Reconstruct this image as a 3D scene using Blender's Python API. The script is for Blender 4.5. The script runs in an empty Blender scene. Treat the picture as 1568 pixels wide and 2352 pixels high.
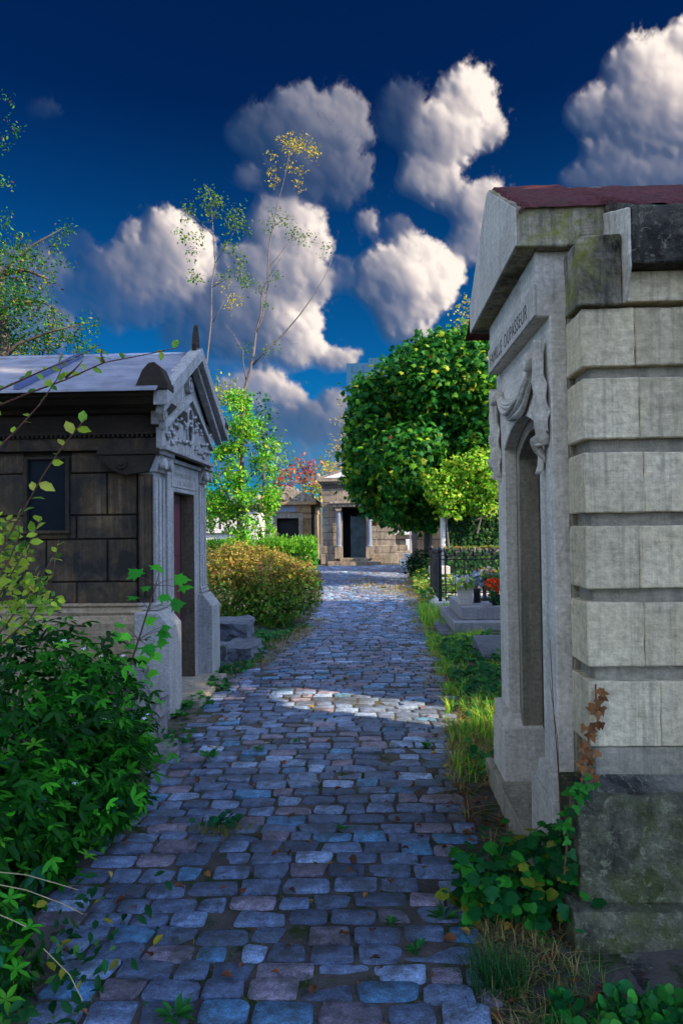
import bpy, math, random
import numpy as np
from mathutils import Vector, Matrix, Euler
rnd = random.Random(7)
rng = np.random.default_rng(11)
SC = bpy.context.scene
COL = SC.collection

# ------------------------------------------------------------------ camera
F = 1600.0                      # focal length in units of a 1568 wide picture
CAM = Vector((0, 0, 1.6))
YAW, PITCH, ROLL = math.radians(2.35), math.radians(1.245), 0.012
cam_d = bpy.data.cameras.new('camera')
cam = bpy.data.objects.new('camera', cam_d)
COL.objects.link(cam)
cam_d.sensor_fit = 'HORIZONTAL'
cam_d.sensor_width = 36
cam_d.lens = 36 * F / 1568
cam_d.clip_start = 0.05
cam_d.clip_end = 4000
RM = (Matrix.Rotation(YAW, 3, 'Z') @ Matrix.Rotation(math.radians(90) + PITCH, 3, 'X') @ Matrix.Rotation(-ROLL, 3, 'Z'))
cam.matrix_world = Matrix.Translation(CAM) @ RM.to_4x4()
SC.camera = cam

def ray(px, py):
    return RM @ Vector(((px - 784) / F, (1176 - py) / F, -1))
def at(px, py, Y):
    d = ray(px, py)
    return CAM + d * (Y / d.y)
def gp(px, py, z=0.0):
    d = ray(px, py)
    return CAM + d * ((z - CAM.z) / d.z)

# ------------------------------------------------------------------ objects
ORG = {}
def link(o, parent=None):
    COL.objects.link(o)
    if parent is not None:
        o.parent = parent
    return o
def tag(o, label=None, cat=None, group=None, kind=None):
    if label: o['label'] = label
    if cat: o['category'] = cat
    if group: o['group'] = group
    if kind: o['kind'] = kind
    return o
def thing(name, loc, label, cat, group=None):
    o = bpy.data.objects.new(name, None)
    o.empty_display_size = 0.2
    o.location = loc
    link(o)
    ORG[o] = Vector(loc)
    return tag(o, label, cat, group)

def mesh_obj(name, me, mat, parent=None, smooth=None, bevel=0, seg=2):
    o = bpy.data.objects.new(name, me)
    link(o, parent)
    if mat is not None:
        me.materials.append(mat)
    if smooth:
        me.polygons.foreach_set('use_smooth', [True] * len(me.polygons))
    if bevel:
        m = o.modifiers.new('bevel', 'BEVEL')
        m.width = bevel; m.segments = seg; m.limit_method = 'ANGLE'; m.angle_limit = math.radians(35)
        m.harden_normals = False
    return o

class MB:
    """collects simple solids and links them as one mesh"""
    def __init__(s): s.v = []; s.f = []
    def add(s, vs, fs):
        b = len(s.v)
        s.v += [tuple(v) for v in vs]
        s.f += [tuple(i + b for i in f) for f in fs]
        return s
    def box(s, x0, x1, y0, y1, z0, z1):
        vs = [(x, y, z) for z in (z0, z1) for y in (y0, y1) for x in (x0, x1)]
        return s.add(vs, [(0, 2, 3, 1), (4, 5, 7, 6), (0, 1, 5, 4), (2, 6, 7, 3), (0, 4, 6, 2), (1, 3, 7, 5)])
    def prism(s, prof, axis, a0, a1):
        """prof: 2D polygon; axis x: (y,z), y: (x,z), z: (x,y)"""
        n = len(prof)
        ar = sum(prof[i][0] * prof[(i + 1) % n][1] - prof[(i + 1) % n][0] * prof[i][1] for i in range(n))
        if ar < 0: prof = prof[::-1]
        if axis == 'x': mk = lambda p, a: (a, p[0], p[1])
        elif axis == 'y': mk = lambda p, a: (p[0], a, p[1])
        else: mk = lambda p, a: (p[0], p[1], a)
        vs = [mk(p, a0) for p in prof] + [mk(p, a1) for p in prof]
        flip = (axis == 'y')
        fs = [tuple(range(n))[::-1], tuple(range(n, 2 * n))] + [(i, (i + 1) % n, n + (i + 1) % n, n + i) for i in range(n)]
        if flip: fs = [f[::-1] for f in fs]
        return s.add(vs, fs)
    def tube(s, pts, rad, n=6, cap=True):
        pts = [Vector(p) for p in pts]
        if not hasattr(rad, '__len__'): rad = [rad] * len(pts)
        vs = []; fs = []
        ref = Vector((0.31, 0.17, 0.93))
        for i, p in enumerate(pts):
            t = (pts[min(i + 1, len(pts) - 1)] - pts[max(i - 1, 0)])
            if t.length < 1e-9: t = Vector((0, 0, 1))
            t.normalize()
            a = t.cross(ref)
            if a.length < 0.05: a = t.cross(Vector((1, 0, 0)))
            a.normalize(); b = t.cross(a)
            for k in range(n):
                an = 2 * math.pi * k / n
                vs.append(p + (a * math.cos(an) + b * math.sin(an)) * rad[i])
        for i in range(len(pts) - 1):
            for k in range(n):
                k2 = (k + 1) % n
                fs.append((i * n + k, i * n + k2, (i + 1) * n + k2, (i + 1) * n + k))
        if cap:
            fs.append(tuple(range(n))[::-1]); fs.append(tuple(range((len(pts) - 1) * n, len(pts) * n)))
        return s.add(vs, fs)
    def lathe(s, prof, c, axis='z', n=16):
        """prof: (r, h) list; c centre; axis"""
        c = Vector(c); vs = []; fs = []
        for r, h in prof:
            for k in range(n):
                an = 2 * math.pi * k / n
                a, b = r * math.cos(an), r * math.sin(an)
                if axis == 'z': d = (a, b, h)
                elif axis == 'x': d = (h, a, b)
                else: d = (a, h, b)
                vs.append(c + Vector(d))
        m = len(prof)
        for i in range(m - 1):
            for k in range(n):
                k2 = (k + 1) % n
                fs.append((i * n + k, i * n + k2, (i + 1) * n + k2, (i + 1) * n + k))
        fs.append(tuple(range(n))[::-1]); fs.append(tuple(range((m - 1) * n, m * n)))
        return s.add(vs, fs)
    def blob(s, c, r, seed=0, amp=0.15, n=8, m=6):
        """a lumpy ellipsoid"""
        R = random.Random(seed); c = Vector(c); vs = []; fs = []
        for i in range(m + 1):
            th = math.pi * i / m
            for k in range(n):
                ph = 2 * math.pi * k / n
                q = 1 + amp * (R.random() - .5) * 2
                vs.append(c + Vector((r[0] * math.sin(th) * math.cos(ph), r[1] * math.sin(th) * math.sin(ph), r[2] * math.cos(th))) * q)
        for i in range(m):
            for k in range(n):
                k2 = (k + 1) % n
                fs.append((i * n + k, (i + 1) * n + k, (i + 1) * n + k2, i * n + k2))
        return s.add(vs, fs)
    def grid(s, fn, nu, nv):
        vs = [fn(i / nu, j / nv) for i in range(nu + 1) for j in range(nv + 1)]
        fs = [(i * (nv + 1) + j, (i + 1) * (nv + 1) + j, (i + 1) * (nv + 1) + j + 1, i * (nv + 1) + j + 1) for i in range(nu) for j in range(nv)]
        return s.add(vs, fs)
    def build(s, name, mat, parent=None, bevel=0, smooth=False, seg=2, fix=True):
        root = parent
        while root is not None and root.parent is not None: root = root.parent
        off = ORG.get(root, Vector((0, 0, 0))) if root is not None else Vector((0, 0, 0))
        if root is not None and root.type != 'EMPTY': off = Vector((0, 0, 0))
        me = bpy.data.meshes.new(name)
        me.from_pydata([(v[0] - off.x, v[1] - off.y, v[2] - off.z) for v in s.v], [], s.f)
        me.update()
        if fix:
            import bmesh
            bm = bmesh.new(); bm.from_mesh(me)
            bmesh.ops.recalc_face_normals(bm, faces=bm.faces)
            bm.to_mesh(me); bm.free()
        return mesh_obj(name, me, mat, parent, smooth, bevel, seg)

WORN = bpy.data.textures.new('worn', 'CLOUDS'); WORN.noise_scale = .075; WORN.noise_depth = 5
def erode(o, strength=.010, levels=4):
    m = o.modifiers.new('dice', 'SUBSURF'); m.subdivision_type = 'SIMPLE'; m.levels = levels; m.render_levels = levels
    d = o.modifiers.new('wear', 'DISPLACE'); d.texture = WORN; d.texture_coords = 'GLOBAL'; d.strength = strength; d.mid_level = .5
    return o
def np_mesh(name, V, Fc, col=None, off=None, smooth=False):
    """V (n,3) float, Fc (m,k) int; col (m,3) colour of each face"""
    me = bpy.data.meshes.new(name)
    V = np.asarray(V, np.float32)
    if off is not None: V = V - np.asarray(off, np.float32)
    m, k = Fc.shape
    me.vertices.add(len(V)); me.vertices.foreach_set('co', V.ravel())
    me.loops.add(m * k); me.loops.foreach_set('vertex_index', Fc.astype(np.int32).ravel())
    me.polygons.add(m)
    me.polygons.foreach_set('loop_start', np.arange(0, m * k, k, dtype=np.int32))
    me.polygons.foreach_set('loop_total', np.full(m, k, np.int32))
    if smooth: me.polygons.foreach_set('use_smooth', np.ones(m, bool))
    if col is not None:
        at_ = me.color_attributes.new('Col', 'FLOAT_COLOR', 'CORNER')
        c = np.ones((m, k, 4), np.float32); c[:, :, :3] = np.asarray(col, np.float32)[:, None, :]
        at_.data.foreach_set('color', c.ravel())
    me.update(calc_edges=True)
    me.validate()
    return me

# ------------------------------------------------------------------ leaves
def fan(pts, zc=0.05, droop=0.08, cy=0.42):
    n = len(pts)
    V = [(0, cy, zc)] + [(x, y, -droop * (x * x * 2 + max(0, y - .4) ** 2 * 1.5)) for x, y in pts]
    Fc = [(0, i + 1, (i + 1) % n + 1) for i in range(n)]
    return np.array(V, np.float32), np.array(Fc)
def mirror(h): return h + [(-x, y) for x, y in h[::-1] if x != 0]
OVAL = (np.array([(0, 0, 0), (.2, .28, .06), (.21, .62, .05), (0, 1, -.08), (-.21, .62, .05), (-.2, .28, .06), (0, .33, -.01), (0, .66, -.02)], np.float32),
        np.array([(0, 1, 6), (1, 2, 7), (1, 7, 6), (2, 3, 7), (0, 6, 5), (5, 6, 7), (5, 7, 4), (4, 7, 3)]))
LANCE = (OVAL[0] * np.array([.75, 1, .8], np.float32), OVAL[1])
MAPLE = fan(mirror([(0, 0), (.16, .1), (.46, .0), (.34, .22), (.64, .5), (.33, .5), (.28, .7), (.12, .76), (0, 1.05)]), .05, .16)
IVYL = fan(mirror([(0, 0), (.28, -.1), (.5, .22), (.26, .38), (.2, .62), (0, 1.0)]), .04, .12, .35)
ROUND = fan([(.5 * math.sin(a) * (1 + .06 * (k % 2)), .45 - .45 * math.cos(a) * (1 + .06 * (k % 2))) for k, a in enumerate(np.linspace(.25, 2 * math.pi - .25, 11))], -.06, -.1, .3)
DIAM = (np.array([(0, 0, 0), (.34, .5, .07), (0, 1, 0), (-.34, .5, .07)], np.float32), np.array([(0, 1, 2), (0, 2, 3)]))
def compose(t, rots, sc=1.0):
    Vs = []; Fs = []; b = 0
    for rz, rx in rots:
        M = np.array(Euler((rx, 0, rz)).to_matrix())
        Vs.append((t[0] * sc) @ M.T); Fs.append(t[1] + b); b += len(t[0])
    return np.concatenate(Vs).astype(np.float32), np.concatenate(Fs)
TRIO = compose(LANCE, [(0, -.1), (1.0, -.25), (-1.0, -.25)])
WHORL = compose(LANCE, [(k * 1.257, .15) for k in range(5)], .8)

def norm(a): return a / np.maximum(np.linalg.norm(a, axis=-1, keepdims=True), 1e-9)
def scatter(tm, P, Nn, size, col, axis=None, shade_jit=.0):
    """copies of leaf tm with normals Nn at P"""
    V0, F0 = tm; N = len(P); k = len(V0)
    Nn = norm(Nn)
    if axis is None: axis = rng.normal(size=(N, 3))
    yv = axis - Nn * np.sum(axis * Nn, 1, keepdims=True); yv = norm(yv)
    xv = np.cross(yv, Nn)
    size = np.broadcast_to(size, (N,))
    V = (P[:, None, :] + size[:, None, None] * (V0[None, :, 0, None] * xv[:, None, :] + V0[None, :, 1, None] * yv[:, None, :] + V0[None, :, 2, None] * Nn[:, None, :]))
    Fc = (F0[None] + (np.arange(N) * k)[:, None, None])
    c = np.repeat(col[:, None, :], len(F0), 1)
    return V.reshape(-1, 3), Fc.reshape(-1, F0.shape[1]), c.reshape(-1, 3)
def merge(parts):
    V = []; Fc = []; C = []; b = 0
    for v, f, c in parts:
        V.append(v); Fc.append(f + b); C.append(c); b += len(v)
    return np.concatenate(V), np.concatenate(Fc), np.concatenate(C)
def colours(N, pal, jit=.18):
    """pal: list of (weight, rgb)"""
    w = np.array([p[0] for p in pal], float); w /= w.sum()
    i = rng.choice(len(pal), N, p=w)
    c = np.array([p[1] for p in pal], float)[i]
    return np.clip(c * (1 + jit * rng.normal(size=(N, 1))), 0.002, 1)
def leaf_obj(name, parts, mat, parent=None):
    V, Fc, C = merge(parts)
    root = parent
    while root is not None and root.parent is not None: root = root.parent
    off = ORG.get(root) if root is not None else None
    return mesh_obj(name, np_mesh(name, V, Fc, C, off), mat, parent)

def crown_points(lobes, per, spread, shell=(.55, 1.0), seed=None):
    """lobes: (centre, radii, twigs) -> leaf positions and outward directions"""
    Ps = []; Ns = []
    for c, r, n in lobes:
        d = norm(rng.normal(size=(n, 3)))
        q = rng.uniform(shell[0], shell[1], size=(n, 1)) ** .6
        tw = np.array(c) + d * q * np.array(r)
        L = np.repeat(tw, per, 0) + rng.normal(size=(n * per, 3)) * spread
        Ps.append(L); Ns.append(np.repeat(d, per, 0))
    return np.concatenate(Ps), np.concatenate(Ns)

def blades(P, h, w, col, lean=.4, seg=3, axis=None):
    """grass blades: curved tapering strips"""
    N = len(P)
    az = rng.uniform(0, 2 * math.pi, N)
    d = np.stack([np.cos(az), np.sin(az), np.zeros(N)], 1)
    if axis is not None: d = norm(d + axis)
    s = np.stack([-d[:, 1], d[:, 0], np.zeros(N)], 1)
    h = np.broadcast_to(h, (N,)); w = np.broadcast_to(w, (N,)); ln = np.abs(rng.normal(size=N)) * lean + .05
    V = np.zeros((N, 2 * seg + 1, 3))
    for i in range(seg + 1):
        t = i / seg
        c = P + d * (h * ln * t ** 1.8)[:, None] + np.array([0, 0, 1.0]) * (h * (t - .35 * ln * t * t))[:, None]
        if i < seg:
            V[:, 2 * i] = c - s * (w * (1 - t * .7) / 2)[:, None]
            V[:, 2 * i + 1] = c + s * (w * (1 - t * .7) / 2)[:, None]
        else: V[:, 2 * seg] = c
    F0 = []
    for i in range(seg - 1):
        a = 2 * i
        F0 += [(a, a + 1, a + 3), (a, a + 3, a + 2)]
    F0.append((2 * seg - 2, 2 * seg - 1, 2 * seg))
    F0 = np.array(F0)
    Fc = F0[None] + (np.arange(N) * (2 * seg + 1))[:, None, None]
    c = np.repeat(col[:, None, :], len(F0), 1)
    return V.reshape(-1, 3), Fc.reshape(-1, 3), c.reshape(-1, 3)

# ------------------------------------------------------------------ numpy noise
def vnoise(x, y, seed=0):
    def h(i, j):
        n = (i * 374761393 + j * 668265263 + seed * 974711) & 0xffffffff
        n = ((n ^ (n >> 13)) * 1274126177) & 0xffffffff
        return ((n ^ (n >> 16)) & 0xffff) / 65535.0
    xi = np.floor(x).astype(np.int64); yi = np.floor(y).astype(np.int64)
    fx = x - xi; fy = y - yi
    fx = fx * fx * fx * (fx * (fx * 6 - 15) + 10); fy = fy * fy * fy * (fy * (fy * 6 - 15) + 10)
    a = h(xi, yi); b = h(xi + 1, yi); c = h(xi, yi + 1); d = h(xi + 1, yi + 1)
    return (a + (b - a) * fx) * (1 - fy) + (c + (d - c) * fx) * fy
def fbm(x, y, o=5, seed=0, gain=.5, billow=False):
    s = 0; a = 1; t = 0
    for k in range(o):
        n = vnoise(x * 2 ** k + k * 17.3, y * 2 ** k + k * 9.1, seed + k)
        if billow: n = 1 - np.abs(2 * n - 1)
        s = s + a * n; t += a; a *= gain
    return s / t

# ------------------------------------------------------------------ materials
class NT:
    def __init__(s, name):
        s.m = bpy.data.materials.new(name); s.m.use_nodes = True
        s.t = s.m.node_tree; s.t.nodes.clear()
        s.out = s.t.nodes.new('ShaderNodeOutputMaterial')
        s.pos = s.t.nodes.new('ShaderNodeNewGeometry').outputs['Position']
    def n(s, typ, **kw):
        o = s.t.nodes.new(typ)
        for k, v in kw.items(): setattr(o, k, v)
        return o
    def l(s, a, b): s.t.links.new(a, b)
    def set(s, sock, v):
        if hasattr(v, 'is_output'): s.l(v, sock)
        else: sock.default_value = v
    def noise(s, scale=5, detail=6, rough=.6, vec=None, dist=0):
        o = s.n('ShaderNodeTexNoise'); o.inputs['Scale'].default_value = scale; o.inputs['Detail'].default_value = detail
        o.inputs['Roughness'].default_value = rough; o.inputs['Distortion'].default_value = dist
        s.l(vec or s.pos, o.inputs['Vector']); return o.outputs['Fac']
    def vor(s, scale=5, vec=None, feature='F1'):
        o = s.n('ShaderNodeTexVoronoi', feature=feature); o.inputs['Scale'].default_value = scale
        s.l(vec or s.pos, o.inputs['Vector']); return o.outputs['Distance']
    def mapped(s, sc=(1, 1, 1), loc=(0, 0, 0)):
        o = s.n('ShaderNodeMapping'); o.inputs['Scale'].default_value = sc; o.inputs['Location'].default_value = loc
        s.l(s.pos, o.inputs['Vector']); return o.outputs['Vector']
    def ramp(s, f, stops):
        o = s.n('ShaderNodeValToRGB'); e = o.color_ramp.elements
        while len(e) < len(stops): e.new(.5)
        for el, (p, c) in zip(e, stops):
            el.position = p; el.color = (c, c, c, 1) if not hasattr(c, '__len__') else (*c, 1)
        s.l(f, o.inputs['Fac']); return o.outputs['Color']
    def mix(s, f, a, b, mode='MIX'):
        o = s.n('ShaderNodeMix', data_type='RGBA', blend_type=mode)
        s.set(o.inputs[0], f)
        for q, v in ((o.inputs[6], a), (o.inputs[7], b)):
            if hasattr(v, 'is_output'): s.l(v, q)
            else: q.default_value = (*v, 1) if len(v) == 3 else v
        return o.outputs[2]
    def math(s, op, a, b=0.0):
        o = s.n('ShaderNodeMath', operation=op); s.set(o.inputs[0], a); s.set(o.inputs[1], b); return o.outputs[0]
    def bump(s, h, st=.3, d=.01):
        o = s.n('ShaderNodeBump'); o.inputs['Strength'].default_value = st; o.inputs['Distance'].default_value = d
        s.l(h, o.inputs['Height']); return o.outputs['Normal']
    def principled(s, col, rough=.8, metal=0, normal=None, spec=.3, transl=0):
        o = s.n('ShaderNodeBsdfPrincipled')
        q = o.inputs['Base Color']
        if hasattr(col, 'is_output'): s.l(col, q)
        else: q.default_value = (*col, 1)
        s.set(o.inputs['Roughness'], rough); o.inputs['Metallic'].default_value = metal
        o.inputs['Specular IOR Level'].default_value = spec
        if normal is not None: s.l(normal, o.inputs['Normal'])
        res = o.outputs[0]
        if transl:
            t = s.n('ShaderNodeBsdfTranslucent')
            if hasattr(col, 'is_output'): s.l(col, t.inputs[0])
            else: t.inputs[0].default_value = (*col, 1)
            m = s.n('ShaderNodeMixShader'); m.inputs[0].default_value = transl
            s.l(res, m.inputs[1]); s.l(t.outputs[0], m.inputs[2]); res = m.outputs[0]
        s.l(res, s.out.inputs['Surface']); return s.m

def stone(name, c1, c2, scale=2.0, streak=0.0, streak_col=(.05, .05, .045), moss=0.0, moss_col=(.05, .07, .015),
          black=0.0, bump=.35, rough=.85, speck=None):
    s = NT(name)
    c = s.mix(s.ramp(s.noise(scale, 8, .65), [(.35, 0), (.68, 1)]), c1, c2)
    f = s.noise(scale * 14, 6, .7)
    c = s.mix(1.0, c, s.ramp(s.t.nodes[s.pos.node.name].outputs['Random Per Island'], [(0, .84), (1, 1.1)]), 'MULTIPLY')
    c = s.mix(1.0, c, s.ramp(f, [(.28, .62), (.72, 1.25)]), 'MULTIPLY')
    chis = s.noise(1.5, 5, .7, s.mapped((6, 6, 46))) if speck is None else s.noise(18, 6, .7)
    c = s.mix(1.0, c, s.ramp(chis, [(.3, .86), (.7, 1.12)]), 'MULTIPLY')
    if streak:
        v = s.mapped((12, 12, .40), (3.1, 1.7, 0))
        st = s.ramp(s.noise(1.6, 7, .72, v), [(.47, 0), (.64, 1)])
        lim = s.ramp(s.noise(2.3, 4, .6), [(.30, .05), (.54, 1)])
        c = s.mix(s.math('MULTIPLY', s.math('MULTIPLY', st, lim), streak), c, streak_col)
    if moss:
        mm = s.ramp(s.noise(5.5, 9, .7, None, .6), [(.62 - .3 * moss, 0), (.78 - .25 * moss, 1)])
        c = s.mix(mm, c, s.mix(s.noise(22, 5), moss_col, tuple(q * 2.0 for q in moss_col)))
    if black:
        bk = s.ramp(s.noise(3.2, 10, .72, s.mapped((1, 1, .8), (9, 4, 2)), .4), [(.62 - .3 * black, 0), (.8 - .25 * black, 1)])
        c = s.mix(bk, c, (.018, .017, .014))
    if speck is not None:
        c = s.mix(s.ramp(s.noise(27, 10, .78, None, .8), [(.54, 0), (.62, .85)]), c, speck)
        c = s.mix(s.ramp(s.noise(6.5, 9, .75, s.mapped((1, 1, 1), (5, 5, 5)), .5), [(.60, 0), (.70, .7)]), c, tuple(q * 1.3 for q in speck))
    pit = s.ramp(s.vor(38), [(.0, 0), (.16, 1)])
    h = s.math('ADD', s.math('MULTIPLY', f, 1.0), s.math('MULTIPLY', pit, .25))
    h = s.math('ADD', h, s.math('MULTIPLY', s.noise(scale * 3, 6, .6), 1.2))
    h = s.math('ADD', h, s.math('MULTIPLY', chis, .5))
    return s.principled(c, rough, normal=s.bump(h, bump, .015), spec=.25)

def leaf_mat(name, transl=.35, rough=.45, spec=.35):
    s = NT(name)
    a = s.n('ShaderNodeVertexColor'); a.layer_name = 'Col'
    c = s.mix(1.0, a.outputs['Color'], s.ramp(s.noise(60, 3), [(.3, .8), (.7, 1.15)]), 'MULTIPLY')
    return s.principled(c, rough, spec=spec, transl=transl)
def plain(name, c, rough=.6, metal=0, spec=.4, var=.12, scale=12, bump=.0):
    s = NT(name)
    n = s.noise(scale, 6, .6)
    col = s.mix(1.0, tuple(c), s.ramp(n, [(.25, 1 - var), (.75, 1 + var)]), 'MULTIPLY')
    return s.principled(col, rough, metal, s.bump(n, bump, .01) if bump else None, spec)
def bark_mat(name, c1, c2):
    s = NT(name)
    v = s.mapped((14, 14, 3))
    n = s.noise(1.5, 7, .7, v)
    return s.principled(s.mix(s.ramp(n, [(.35, 0), (.65, 1)]), c1, c2), .9, normal=s.bump(n, .7, .02), spec=.15)
# ------------------------------------------------------------------ light
SUN_AZ, SUN_EL = math.radians(-24), math.radians(33)      # azimuth from +X towards +Y
SUN_DIR = Vector((math.cos(SUN_EL) * math.cos(SUN_AZ), math.cos(SUN_EL) * math.sin(SUN_AZ), math.sin(SUN_EL)))
sd = bpy.data.lights.new('sun', 'SUN'); sd.energy = 5.0; sd.angle = math.radians(.6); sd.color = (1, .78, .50)
so = bpy.data.objects.new('sun', sd); COL.objects.link(so)
so.rotation_euler = SUN_DIR.to_track_quat('Z', 'Y').to_euler()
so.location = (6, -6, 12)

SC.view_settings.view_transform = 'Standard'; SC.view_settings.look = 'None'
SC.view_settings.exposure = 1.3; SC.view_settings.gamma = 1.0; SC.view_settings.use_curve_mapping = False

SKY_OPEN = (1.0, 1.65, 2.9)  # sky away from the view, raised as fill light
SKY_TOP = (.0009, .030, .090)
SKY_LOW = (.006, .175, .315)
# clouds: a field of puffs over the upper hemisphere (u = azimuth, v = elevation)
CW, CH = 5760, 1440
def cloud_field(px, py):
    B = [ # x, y, rx, ry, opacity, brightness
        (1490, 165, 95, 85, 1, .9), (1540, 250, 150, 120, 1, .95), (1400, 255, 110, 60, 1, .8), (1430, 350, 95, 50, .9, .75), (1520, 395, 190, 60, 1, .55), (1350, 415, 80, 35, .9, .4), (1600, 140, 90, 90, 1, .9),
        (1075, 235, 70, 80, 1, 1), (1020, 310, 85, 85, 1, .85), (985, 400, 65, 65, 1, .95), (925, 260, 60, 80, .55, .15), (1035, 440, 40, 45, .9, .7), (1115, 300, 45, 45, .9, .9), (1100, 480, 60, 65, 1, .8), (1085, 550, 45, 55, .9, .7),
        (700, 300, 115, 95, .85, .35), (770, 290, 70, 85, .8, .45), (590, 300, 70, 60, .7, .22), (760, 400, 95, 70, .7, .3), (580, 415, 38, 30, .85, .6), (660, 400, 80, 60, .6, .25),
        (405, 570, 85, 85, 1, .85), (330, 620, 110, 80, .9, .55), (440, 620, 55, 80, 1, 1), (240, 640, 85, 70, .55, .2), (303, 527, 26, 24, 1, .95), (300, 700, 130, 50, .6, .3), (420, 690, 80, 40, .85, .8),
        (640, 530, 75, 70, 1, .75), (690, 560, 70, 80, 1, .85), (620, 620, 110, 80, 1, .6), (560, 720, 130, 80, 1, .4), (660, 740, 80, 60, 1, 1), (470, 760, 110, 45, .7, .15), (690, 800, 60, 50, 1, 1), (770, 828, 55, 32, 1, .9), (580, 800, 90, 40, .9, .3), (720, 650, 45, 55, .9, .7),
        (935, 655, 100, 105, 1, .85), (930, 740, 75, 45, .9, .9), (1000, 640, 60, 80, 1, 1), (940, 575, 45, 45, .9, .8), (843, 513, 27, 29, .95, .75), (915, 520, 28, 22, .5, .5), (790, 640, 50, 30, .5, .5), (800, 600, 20, 20, .5, .5),
        (600, 890, 75, 40, 1, .9), (670, 915, 45, 32, 1, .9), (710, 985, 100, 60, .9, .22), (770, 930, 45, 40, .9, .5), (640, 980, 70, 45, .9, .3), (560, 900, 70, 40, .9, .8), (780, 1010, 120, 50, .8, .3), (830, 1080, 300, 60, .5, .35), (620, 1060, 140, 60, .6, .3),
        (270, 752, 17, 12, .6, .6), (30, 640, 130, 70, .5, .35), (20, 760, 160, 60, .55, .4), (500, 840, 60, 12, .4, .6), (95, 250, 40, 22, .3, .1), (960, 830, 60, 10, .4, .6), (180, 690, 90, 40, .45, .25), (150, 560, 60, 30, .25, .2)]
    # each blob is a heap of round puffs; their union gives the cauliflower relief
    x = px + (fbm(px / 60., py / 60., 6, 3, .55) - .5) * 46 + (fbm(px / 14., py / 14., 4, 13, .6) - .5) * 19
    y = py + (fbm(px / 60., py / 60., 6, 23, .55) - .5) * 46 + (fbm(px / 14., py / 14., 4, 33, .6) - .5) * 19
    H = np.zeros(px.shape); op = np.zeros(px.shape); br = np.zeros(px.shape)
    R_ = random.Random(21)
    puffs = []
    for bx, by, rx, ry, o, b in B:
        rx, ry = rx * 1.10, ry * 1.10; m = min(rx, ry)
        puffs.append((bx, by, rx * .86, ry * .86, 0, m * .9, o, b))
        for k in range(int(16 + rx * ry / 75)):
            an = R_.uniform(0, 6.283); q = R_.random() ** .45
            cx_, cy_ = bx + rx * .84 * q * math.cos(an), by + ry * .84 * q * math.sin(an)
            r = m * R_.uniform(.11, .42) * (1.12 - .5 * q) + 3
            if math.sin(an) > .3: r *= .75
            puffs.append((cx_, cy_, r, r, m * .62 * math.sqrt(max(0, 1 - q * q * .8)), r, o, b + R_.uniform(-.07, .07)))
    for cx_, cy_, rx, ry, z0, hh, o, b in puffs:
        if cx_ + rx < -150 or cx_ - rx > 1720: continue
        j = np.where((py[:, py.shape[1] // 2] > cy_ - ry - 130) & (py[:, py.shape[1] // 2] < cy_ + ry + 130))[0]
        i = np.where((px[0] > cx_ - rx - 130) & (px[0] < cx_ + rx + 130))[0]
        if len(j) == 0 or len(i) == 0: continue
        sl = (slice(j[0], j[-1] + 1), slice(i[0], i[-1] + 1))
        d = 1 - ((x[sl] - cx_) / rx) ** 2 - ((y[sl] - cy_) / ry) ** 2
        h = np.where(d > 0, z0 * np.clip(d * 4, 0, 1) + hh * np.sqrt(np.clip(d, 0, 1)), 0)
        up_ = h > H[sl]
        H[sl] = np.where(up_, h, H[sl]); op[sl] = np.where(up_, o, op[sl]); br[sl] = np.where(up_, b, br[sl])
    return H, op, br
def blur(a, r):
    for _ in range(3):
        for ax_ in (0, 1):
            n_ = a.shape[ax_]; pd = [(0, 0), (0, 0)]; pd[ax_] = (r + 1, r)
            c = np.cumsum(np.pad(a, pd, 'edge'), ax_)
            a = (np.take(c, range(2 * r + 1, n_ + 2 * r + 1), ax_) - np.take(c, range(0, n_), ax_)) / (2 * r + 1)
    return a
def shade_puffs(H, op, br):
    m = (H > 0).astype(float)
    w5 = blur(m, 7) + 1e-3
    br = blur(br * m, 7) / w5; op2 = blur(op * m, 4) / (blur(m, 4) + 1e-3)
    sl = 0
    for r, k, w in ((1, .75, .13), (3, .9, .14), (9, 1.2, .15), (22, 1.6, .16)):
        Hb = blur(H, r)
        g = -((np.roll(Hb, -2, 1) - np.roll(Hb, 2, 1)) * .85 + (np.roll(Hb, -2, 0) - np.roll(Hb, 2, 0)) * .42) / 7.0
        sl = sl + w * np.tanh(k * g)
    thick = np.clip(blur(H, 5) / 60., 0, 1)
    lum = br * (.52 + .20 * thick) + sl * (.28 + .85 * br)
    jj, ii = np.meshgrid(np.arange(H.shape[0]), np.arange(H.shape[1]), indexing='ij')
    fr = fbm(ii / 9., jj / 9., 5, 71, .6) - .5
    a = sstep(.16, .86, blur(m, 4) + 1.05 * fr)
    side = np.clip(.5 + sl * 2.2, 0, 1)          # the shaded side melts into the blue
    soft = np.clip(blur(m, 6) * 1.5 - .35, 0, 1)
    a = (a * side + soft * (1 - side)) * op2 * (.80 + .20 * side)
    return np.clip(a, 0, 1), np.clip(lum, 0, 1)
def sstep(a, b, x):
    t = np.clip((x - a) / (b - a), 0, 1); return t * t * (3 - 2 * t)
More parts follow.
